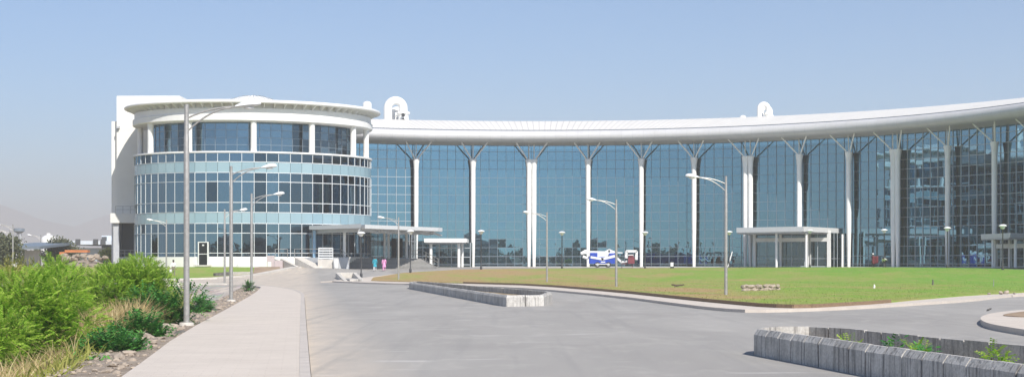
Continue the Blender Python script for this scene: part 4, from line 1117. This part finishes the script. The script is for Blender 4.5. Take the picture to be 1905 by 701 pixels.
for px, py, s in [(408, 576, .14), (418, 572, .1), (396, 581, .09), (380, 587, .12), (432, 566, .11), (445, 561, .09), (452, 557, .12), (462, 548, .16), (456, 551, .1), (480, 541, .12), (388, 589, .07), (425, 577, .06), (368, 592, .1), (470, 543, .1)]:
    p = gp(px, py); rock(rr_.choice(RM), p.x, p.y, g(p.x, p.y)+s*.3, s, 'small rubble stone on the verge between the nearest and the third street lamp', 'small stones further along the verge')
def pebbles():
    b = MB(); rnd = random.Random(44)
    def one(x, y, s):
        me = rnd.choice(RM); a = rnd.uniform(0, 6); z = g(x, y)+.02+s*.2
        b.add([(x+(v.co.x*math.cos(a)-v.co.y*math.sin(a))*s*1.25, y+(v.co.x*math.sin(a)+v.co.y*math.cos(a))*s, z+v.co.z*s*.65) for v in me.vertices], [tuple(f.vertices) for f in me.polygons])
    for k in range(1500):
        y = 20+90*rnd.random()**1.6; one(xl(y)-.08-rnd.random()**.8*1.5, y, rnd.choice((.012, .018, .025, .035, .05)))
    o = b.build('gravel', 'stone'); o['kind'] = 'stuff'; o['label'] = 'loose gravel along the walkway edge'
pebbles()
p = gp(341, 621); rock(RD[0], p.x-.05, p.y, .0, .2, 'dark stone wedged at the footing of the nearest street lamp', None, 'dark_stone')
p = gp(404, 578); rock(RD[1], p.x-.1, p.y, .0, .22, 'flat dark slab stone on the verge edge between the nearest and the second lamp', None, 'dark_stone', .35)
t = thing('rubble_pile', (*gpf(1413, 93), 0), 'low bank of mossy rubble stones on the lawn right of the largest footway lamp', 'rubble pile')
b = MB(); p0, p1 = gpf(1384, 92), gpf(1446, 96)
for q in range(26):
    u = (q % 13)/12; x = p0[0]+(p1[0]-p0[0])*u+random.uniform(-.05, .05); y = p0[1]+(p1[1]-p0[1])*u+random.uniform(-.15, .15); lv = q//13
    me = RM[q % 6]; s = random.uniform(.13, .19); a = random.uniform(0, 6)
    b = MB(); b.add([(x+(v.co.x*math.cos(a)-v.co.y*math.sin(a))*s*1.2, y+(v.co.x*math.sin(a)+v.co.y*math.cos(a))*s, g(x, y)+.2+lv*.2+v.co.z*s*.8) for v in me.vertices], [tuple(f.vertices) for f in me.polygons]); b.build('rubble_stone', 'stone', t)
b = MB(); p = gpf(1262, 106); z = g(*p)+.3
b.tube([(p[0]-.45, p[1], z+.05), (p[0]-.1, p[1], z-.02), (p[0]+.4, p[1]+.1, z+.04)], [.05, .07, .04], 7); b.tube([(p[0]-.2, p[1], z), (p[0]-.25, p[1]-.2, z-.14)], .04, 6)
tag(b.build('fallen_branch', 'bark', loc=(p[0], p[1], z)), 'dark broken branch lying on the parched grass near the footway', 'branch')
p = gpf(1250, 186); z = g(*p)+.16; mb_ = thing('meter_box', (p[0], p[1], z), 'little white box on a black foot at the top edge of the lawn', 'box')
b = MB(); b.box((p[0], p[1], z+.42), (.34, .25, .48)); b.build('case', 'cloth_white', mb_)
b = MB(); b.box((p[0]+.02, p[1], z+.1), (.4, .3, .18)); b.box((p[0]+.2, p[1], z+.45), (.06, .28, .6)); b.build('foot', 'black_metal', mb_)
for px, Z, h, mt, lab in [(1735, 118, .42, 'dark_stone', 'short dark stake stuck in the green lawn on the right'), (1626, 103, .25, 'white_paint', 'tiny white peg in the lawn below the bending person'),
                          (1156.5, 186.5, .5, 'black_metal', 'short black stake between the lifting machine body and its basket'), (1848, 110, .5, 'galvanised', 'thin twig-like stake by the lawn edge at far right')]:
    p = gpf(px, Z); b = MB(); z = g(*p)+.14; b.tube([(*p, z), (p[0]+.03, p[1], z+h*.6), (p[0]+.01, p[1], z+h)], [.07 if h < .45 else .03, .06 if h < .45 else .025, .04 if h < .45 else .02], 7)
    tag(b.build('stake', mt, loc=(*p, z)), lab, 'stake')
p = gpf(1356, 196); b = MB(); b.tube([(p[0]-.15, p[1], ZB-.05), (p[0]+.45, p[1]+.3, ZB+1.9)], .06, 8); tag(b.build('leaning_pole', 'column_paint', loc=(p[0], p[1], ZB)), 'thin white pole leaning against the glass left of the wide porch', 'pole')
b = MB()
for px, py, s in [(1857, 546.5, .16), (1868, 545, .2), (1878, 546, .14)]: pass
for i_, (px, py, s) in enumerate([(1862, 546, .16), (1872, 545, .19), (1840, 548, .1), (1887, 547, .09)]):
    p = gp(px, py, .15); rock(RM[i_], p.x, p.y, g(p.x, p.y)+.2, s, 'broken stone on the kerb at the far right of the lawn', 'broken stones at the right kerb')
for i_, (px, py, s) in enumerate([(1838, 578, .07), (1842, 576, .06)]):
    p = gp(px, py, .15); rock(RD[i_], p.x, p.y, g(p.x, p.y)+.18, s, 'small dark lump on the rim of the roundabout island', 'dark lumps on the island rim', 'dark_stone')
# low dark stone wall in the small lawn
t = thing('low_stone_wall', (*gpf(411, 168), .3), 'low dark stone wall at the corner of the small left lawn', 'wall')
slopewall(gpf(399, 167), gpf(424, 168), .42, .5, .5).build('masonry', 'dark_stone', t); slopewall(gpf(424, 168), gpf(462, 172), .5, .35, .5).build('coping', 'pale_concrete', t)

# ------------------------------------------------------------------ plants
def leaf_quad(mb, p, d, n_, ln, wd):
    s = d.cross(n_).normalized()*wd/2
    a = p; m1 = p+d*ln*.45+s; m2 = p+d*ln*.45-s; e = p+d*ln
    mb.add([a, m1, e, m2], [(0, 1, 2, 3)])
def rv(rnd): return Vector((rnd.gauss(0, 1), rnd.gauss(0, 1), rnd.gauss(0, 1))).normalized()
def bush(px, Z, rx, h, zbase, label, kind='feathery', n=420, seed=0, cat='bush', dx=0, name='bush', group=None, mat=None, lobes=None):
    rnd = random.Random(seed); x, y = gpf(px, Z)
    t = thing(name, (x, y, zbase), label, cat, group)
    st = MB(); lf = MB(); base = Vector((x, y, zbase))
    lb = lobes or 7; L_ = []
    for k in range(lb):
        a = rnd.uniform(0, 6.28); r_ = rx*rnd.uniform(.15, .72); zz_ = h*rnd.uniform(.42, .86)
        L_.append((base+Vector((r_*math.cos(a), r_*math.sin(a), zz_)), rx*rnd.uniform(.34, .55), h*rnd.uniform(.13, .24)))
    L_.append((base+Vector((0, 0, h*.55)), rx*.7, h*.38)); L_.append((base+Vector((0, 0, h*.3)), rx*.85, h*.28))
    for c, ra, rb in L_:
        tip = c; m_ = base.lerp(tip, .5)+Vector((rnd.gauss(0, .1), rnd.gauss(0, .1), -.05)); st.tube([base+rv(rnd)*.05, m_, tip], [.035, .025, .01], 5)
    wts = [ra*ra*rb for _, ra, rb in L_]
    for k in range(int(n*{'feathery': 5.5, 'broad': 2.0, 'clump': 1.5}[kind])):
        c, ra, rb = rnd.choices(L_, wts)[0]
        u = rv(rnd); rr = rnd.uniform(.45, 1.0)**.6*(1.12 if rnd.random() < .15 else 1)
        p = c+Vector((u.x*ra*rr, u.y*ra*rr, u.z*rb*rr))
        d = (u+Vector((0, 0, .55))+rv(rnd)*.5).normalized()
        if kind == 'feathery':
            ln = rnd.uniform(.16, .32); nn = rnd.randint(5, 8); up = (Vector((0, 0, 1))+rv(rnd)*.5).normalized(); s = d.cross(up).normalized()
            for q in range(nn):
                u_ = q/nn; pp = p+d*ln*u_+Vector((0, 0, -.06*u_*u_))
                for sg in (-1, 1):
                    dd = (s*sg+d*.35+rv(rnd)*.12).normalized(); leaf_quad(lf, pp, dd, up, .075*(1-u_*.4), .036)
        elif kind == 'broad':
            ln = rnd.uniform(.22, .38); nn = rnd.randint(4, 6); up = (Vector((0, 0, 1))+rv(rnd)*.35).normalized(); s = d.cross(up).normalized()
            for q in range(nn):
                u_ = q/nn; pp = p+d*ln*u_
                for sg in (-1, 1):
                    dd = (s*sg+d*.6+Vector((0, 0, -.15))+rv(rnd)*.15).normalized(); leaf_quad(lf, pp, dd, (up+rv(rnd)*.25), rnd.uniform(.09, .14), .055)
        elif kind == 'clump':
            for q in range(6): leaf_quad(lf, p+rv(rnd)*.15*rx, rv(rnd), rv(rnd), rx*.13, rx*.09)
    st.build('stems' if h < 3 else 'trunk', 'bark', t, smooth=True)
    lf.build('foliage', mat or {'feathery': 'leaf_feathery', 'broad': 'leaf_dark', 'clump': 'leaf_grey'}[kind], t)
    return t
G1 = 'feathery bright green bushes left of the walkway'
bush(45, 33, 1.5, 3.1, -1.45, 'largest feathery bright green bush at the left edge of the photo', n=900, seed=1, group=G1, lobes=10)
bush(-75, 30, 1.3, 2.9, -1.5, 'feathery green bush cut by the left edge, lower left corner', n=520, seed=2, group=G1)
bush(225, 47, 1.5, 2.75, -.85, 'rounded feathery green bush in front of the white plinth, right of the largest one', n=1150, seed=3, group=G1, lobes=10)
bush(112, 54, 1.3, 3.8, -1.9, 'feathery bush with its tip standing above the others, below the orange sheet', n=700, seed=4, group=G1)
bush(10, 56, 1.5, 3.7, -1.9, 'dull green bush at the far left under the distant lamps', n=480, seed=5, group=G1, mat='leaf_olive')
bush(286, 62, 1.25, 3.1, -1.9, 'yellowish feathery bush touching the man in white, left of the tallest lamp', n=600, seed=6, group=G1, mat='leaf_olive')
bush(318, 72, .8, 2.6, -1.9, 'yellow-green bush just left of the tallest lamp, before the side street', n=260, seed=9, group=G1, mat='leaf_olive')
bush(65, 60, 1.4, 4.0, -1.9, 'sparse straw-coloured bush behind the largest green one', n=500, seed=8, group=G1, mat='leaf_olive')
G2 = 'dark green broad-leaved shrubs'
bush(300, 45, 1.05, 2.15, -1.15, 'dark glossy shrub left of the tallest lamp, spilling towards the stones', 'broad', 620, 11, group=G2)
bush(262, 38, .95, 1.45, -1.0, 'dark broad-leaved shrub in the middle of the row along the stones', 'broad', 480, 12, group=G2)
bush(208, 32, .95, 1.35, -1.05, 'dark broad-leaved shrub nearest the bottom edge beside the walkway stones', 'broad', 560, 13, group=G2)
bush(150, 28.5, .7, 1.15, -1.2, 'low dark shrub at the bottom of the thicket among dry stalks', 'broad', 260, 14, group=G2)
bush(75, 27, .45, 1.3, -1.5, 'pale leafy sprig in the lower left undergrowth', 'broad', 130, 15, group=G2, mat='leaf_olive')
bush(372, 57, .42, .85, -.42, 'green shrub growing just behind the foot of the tallest lamp', 'broad', 150, 16, group=G2, mat='leaf_dark')
bush(462, 99, .32, .6, -.1, 'little leafy weed at the foot of the third street lamp', 'broad', 50, 17, group=G2)
b = MB(); p = W(368, 560, 62); b.tube([(p.x, p.y, -.6), (p.x-.05, p.y, .0), (p.x+.15, p.y, .35), (p.x+.55, p.y, .5)], [.03, .025, .02, .01], 6)
tag(b.build('bent_stem', 'leaf_dark', loc=(p.x, p.y, -.6)), 'curved green stem arching over the stone bank behind the tallest lamp', 'stem')
# dead brush beneath the round bush
b = MB(); rnd = random.Random(77); c = Vector((*gpf(165, 40), -.35))
for k in range(90):
    a = c+Vector((rnd.gauss(0, .35), rnd.gauss(0, .3), rnd.uniform(-.5, .1))); d = (rv(rnd)+Vector((.3, 0, .4))).normalized()*rnd.uniform(.4, .9)
    b.tube([a, a+d*.5+rv(rnd)*.06, a+d+Vector((0, 0, -.12))], [.012, .009, .004], 4)
tag(b.build('dead_brush', 'twig', loc=tuple(c)), 'tangle of bare brown twigs beneath the rounded feathery bush', 'brush')
# dry grass, ground cover, lawn blades: uncountable
def blades(name, label, pts, hmin, hmax, wd, mat, rnd, lean=.5, segs=2):
    b = MB()
    for x, y, z in pts:
        h = rnd.uniform(hmin, hmax); d = Vector((rnd.gauss(0, lean), rnd.gauss(0, lean), 1)).normalized(); s = Vector((rnd.gauss(0, 1), rnd.gauss(0, 1), 0)).normalized()*wd/2
        p = Vector((x, y, z)); m_ = p+d*h*.6; e = p+d*h+Vector((d.x, d.y, -.3))*h*.3
        b.add([p-s, p+s, m_+s*.7, m_-s*.7, e], [(0, 1, 2, 3), (3, 2, 4)])
    o = b.build(name, mat); o['kind'] = 'stuff'; o['label'] = label; return o
rnd = random.Random(3); pts = []
while len(pts) < 26000:
    y = rnd.uniform(19, 75); px = rnd.uniform(-60, 345); x = (px-CX)/F*y
    if x > xl(y)-1.5-rnd.random()*.6: continue
    if math.sin(x*1.3+1)*math.sin(y*.37+x*.4) < -.25: continue
    pts.append((x, y, g(x, y)-.05))
blades('dry_grass', 'dry straw-coloured grass filling the hollow left of the walkway', pts, .25, .85, .016, 'dry_straw', rnd, .55)
pts = []
while len(pts) < 7000:
    y = rnd.uniform(60, 106); px = rnd.uniform(-20, 352); x = (px-CX)/F*y
    if x > xl(y)-2.0: continue
    pts.append((x, y, g(x, y)-.05))
blades('tall_weeds', 'yellow-green weeds behind the bushes up to the side street', pts, .7, 1.7, .06, 'leaf_olive', rnd, .3)
pts = []
while len(pts) < 7000:
    y = rnd.uniform(19, 60); px = rnd.uniform(-60, 345); x = (px-CX)/F*y
    if x > xl(y)-1.1: continue
    pts.append((x, y, g(x, y)-.05))
blades('undergrowth', 'green undergrowth among the dry grass', pts, .15, .5, .035, 'leaf_olive', rnd, .7)
pts = []
while len(pts) < 5200:
    y = rnd.uniform(37.5, 44.5); px = rnd.uniform(135, 285); x = (px-CX)/F*y
    if x > xl(y)-1.5: continue
    pts.append((x, y, g(x, y)-.05))
blades('straw_patch', 'thick patch of flattened straw below the rounded green bush', pts, .6, 1.3, .024, 'dry_straw', rnd, .7)
# lawn blades
def inside(poly, x, y):
    c = False; n = len(poly)
    for i in range(n):
        a, b_ = poly[i], poly[i-1]
        if (a.y > y) != (b_.y > y) and x < (b_.x-a.x)*(y-a.y)/(b_.y-a.y)+a.x: c = not c
    return c
pts = []
while len(pts) < 26000:
    y = 60+128*rnd.random()**1.15; x = rnd.uniform(-15, y*.325)
    if inside(lawn_poly, x, y): pts.append((x, y, g(x, y)+.15))
blades('lawn_blades', 'uneven short grass over the large lawn', pts, .03, .09, .03, 'lawn_grass', rnd, .6)
# weeds in the right planter
for i_, (px, Z, h, lab) in enumerate([(1582, 27, .34, 'first small weed from the left inside the right planter'), (1660, 25.6, .3, 'low sprig of weed inside the right planter beside the tall one'), (1706, 25, .42, 'tall leafy weed against the plank-marked wall of the right planter'),
                                  (1735, 23.4, .3, 'tiny weed inside the right planter between the tall one and the bushy one'), (1858, 22, .46, 'bright bushy weed inside the right planter near the photo edge')]):
    bush(px, Z, .16 if i_ < 4 else .22, h, .07, lab, 'broad' if i_ % 2 else 'feathery', 9 if i_ < 4 else 16, 30+i_, cat='weed', name='weed', group='weeds in the right planter', lobes=2)
pts = []
for k in range(260):
    u = rnd.random(); p = Vector((6.35, 18.2)).lerp(Vector(zt(1440, 606.5, .49)), u)+Vector((.25+rnd.random()*.9, 0)); pts.append((p.x, p.y, .05))
# ------------------------------------------------------------------ distance, left
def zq(px, Z): return gpf(px, Z)
t = thing('long_shed', (*gpf(170, 330), 1.24), 'long low pale blue shed with posts in the haze left of the stair block', 'shed', )
Z = 330; a = W(128, 457, Z); c_ = W(222, 455, Z)
b = MB(); b.prism([(a.x, Z), (c_.x, Z), (c_.x, Z+20), (a.x, Z+20)], 1.0, zat(461, Z)); b.build('wall', 'shed_wall', t)
b = MB(); b.prism([(a.x-1, Z-3), (c_.x, Z-3), (c_.x, Z+22), (a.x-1, Z+22)], zat(455, Z), zat(448, Z)); b.build('roof', 'shed_roof', t)
for px in (145, 178, 192): q = W(px, 450, Z-3.2); b = MB(); b.box((q.x, q.y, zat(450, Z)), (.9, .5, 1.1)); b.build('roof_vent', 'dark_interior', t)
b = MB(); Z2 = 345; a = W(189, 437, Z2); c_ = W(215, 437, Z2); b.prism([(a.x, Z2), (c_.x, Z2), (c_.x, Z2+10), (a.x, Z2+10)], 1, zat(438, Z2)); b.build('tower_room', 'shed_roof', t)
b = MB(); q = W(194, 444, Z2-.1); b.box((q.x, Z2-.1, zat(445, Z2)), (1.0, .3, 1.1)); b.build('window', 'dark_interior', t)
t = thing('open_shelter', (*gpf(55, 215), 1.24), 'open shelter with a thin sloping flat roof on white walls behind the left bushes', 'shelter')
b = MB(); p, q = W(21, 460, 215), W(90, 452.5, 228); b.bar(p+Vector((0, 3, 0)), q+Vector((0, 3, 0)), 6, .35); b.build('roof', 'mullion_grey', t)
for px, Z in ((24, 218), (60, 222), (68, 224)): b = MB(); q = gpf(px, Z); b.box((*q, 2.2), (1.1 if px != 60 else 2.0, .4, 2.6)); b.build('wall', 'white_paint', t)
b = MB(); p = gpf(91, 250); b.lathe((*p, 0), [(1.1, 1), (1.15, zat(447, 250)), (.95, zat(441, 250)), (.5, zat(437.5, 250)), (.01, zat(436.5, 250))], 18, sx=1.1)
b.box((p[0], p[1], zat(435, 250)), (.5, .5, .25)); tag(b.build('tank', 'white_paint', smooth=True, loc=(*p, 1.2)), 'pale domed tank beyond the open shelter', 'tank')
t = thing('water_tower', (*gpf(35.5, 420), 1.24), 'small grey water tower in the haze at the far left', 'water tower'); p = gpf(35.5, 420)
b = MB(); b.lathe((*p, 0), [(.45, zat(434, 420)), (1.4, zat(430, 420)), (1.4, zat(425, 420)), (.05, zat(424, 420))], 16); b.build('tank', 'mullion_grey', t, smooth=True)
for a in range(4): b = MB(); b.bar((p[0]+.9*math.cos(a*1.57+.8), p[1]+.9*math.sin(a*1.57+.8), 1), (p[0]+.5*math.cos(a*1.57+.8), p[1]+.5*math.sin(a*1.57+.8), zat(432, 420)), .22); b.build('leg', 'grey_paint', t)
b = MB(); p = W(144, 467, 205); b.box((p.x, p.y, p.z), (2.9, 1.2, .32)); b.box((p.x-1.7, p.y, p.z-.25), (.9, 1, .3)); tag(b.build('sheet_stack', 'orange_sheet', loc=tuple(p)), 'stack of orange sheeting on the rubble behind the bushes', 'stack')
rnd = random.Random(9)
for k in range(26):
    px = rnd.uniform(118, 206); Z = rnd.uniform(195, 208); x, y = gpf(px, Z); s = rnd.uniform(.25, .6)
    rock(RM[k % 6], x, y, zat(rnd.uniform(475, 483), Z), s, 'pale lump of building rubble heaped beyond the bushes under the orange sheeting', 'heaped building rubble')
b = MB(); rows = []
for j in range(8):
    rows.append([((px-CX)/F*(196+j*3), 196+j*3, g((px-CX)/F*(196+j*3), 196+j*3)-.2+1.2*math.sin(math.pi*j/7)*math.sin(math.pi*(px-100)/120)) for px in range(100, 221, 6)])
b.grid(rows); struct(b.build('rubble_mound', 'gravel_earth', smooth=True), 'stuff')
for i_, (px, Z, rx, h, lab) in enumerate([(3, 190, 2.6, 4.0, 'grey-green tree at the left edge under the far lamp'), (30, 240, 2.2, 3.6, 'hazy scrub tree behind the open shelter'), (108, 230, 2.6, 4.2, 'dry grey scrub tree between the tank and the rubble'),
                                   (130, 260, 2.2, 3.6, 'faint scrub tree before the long shed'), (202, 215, 1.4, 3.0, 'small green tree against the grey frame of the stair block'), (75, 260, 2.4, 3.0, 'hazy scrub tree under the pale tank')]):
    bush(px, Z, rx, h, 1.1, lab, 'clump', 420, 50+i_, cat='tree', name='scrub_tree', group='hazy scrub trees on the left', mat='leaf_grey' if i_ != 4 else 'leaf_olive')
# hills
def ridge(name, prof, Z, thick):
    b = MB(); rows = []
    for j in range(9):
        u = j/8; row = []
        for px, py in prof:
            zz_ = max(0, zat(py, Z))*math.sin(math.pi*u)**.8+random.uniform(-1, 1)*(0 < j < 8)
            row.append(((px-CX)/F*Z, Z-thick/2+thick*u, zz_))
        rows.append(row)
    b.grid(rows); struct(b.build(name, 'hill_earth', smooth=True))
ridge('hill', [(px, 378+.0075*max(0, px+20)**1.9*.55 if px < 60 else 0) for px in range(-20, 40, 20)][:0]+[(-900, 400), (-600, 350), (-350, 330), (-150, 345), (-60, 362), (0, 380), (30, 391), (60, 404), (100, 414), (140, 422), (190, 434), (260, 448), (360, 470), (460, 489)], 4300, 900)
ridge('hill', [(20, 489), (70, 458), (110, 436), (135, 426), (165, 414), (190, 404), (215, 396), (260, 388), (340, 380), (480, 400), (700, 440), (900, 489)], 4900, 800)

# ------------------------------------------------------------------ what the glass mirrors: trees and low buildings behind the camera
rnd = random.Random(21); b = MB()
for k in range(5200):
    a = R(rnd.uniform(150, 395)); rr = rnd.uniform(105, 130); c = Vector((rr*math.cos(a)*1.15, rr*math.sin(a)*.75-10, 0))
    hmax = 5.2+1.2*math.sin(a*9)+1.0*math.sin(a*23+1)
    if c.y > -20: continue
    c.z = rnd.uniform(.5, max(2, hmax))
    for q in range(5): leaf_quad(b, c+rv(rnd)*.9, rv(rnd), rv(rnd), 1.5, 1.1)
o = b.build('distant_trees', 'leaf_far'); o['kind'] = 'stuff'; o['label'] = 'belt of trees beyond the road behind the viewer'
for (x, y, wx, wy, h, lab) in [(85, -190, 50, 16, 12, 'long pale building behind the viewer to the right'), (-80, -200, 40, 16, 10, 'pale building behind the viewer to the left')]:
    t = thing('office_block', (x, y, 0), lab, 'building')
    b = MB(); b.box((x, y, h/2), (wx, wy, h)); b.build('wall', 'back_building', t)
    for f_ in range(3):
        b = MB(); b.box((x, y+wy/2+.05, 2.5+f_*h/3.2), (wx-4, .2, 1.8)); b.build('window_band', 'dark_interior', t)
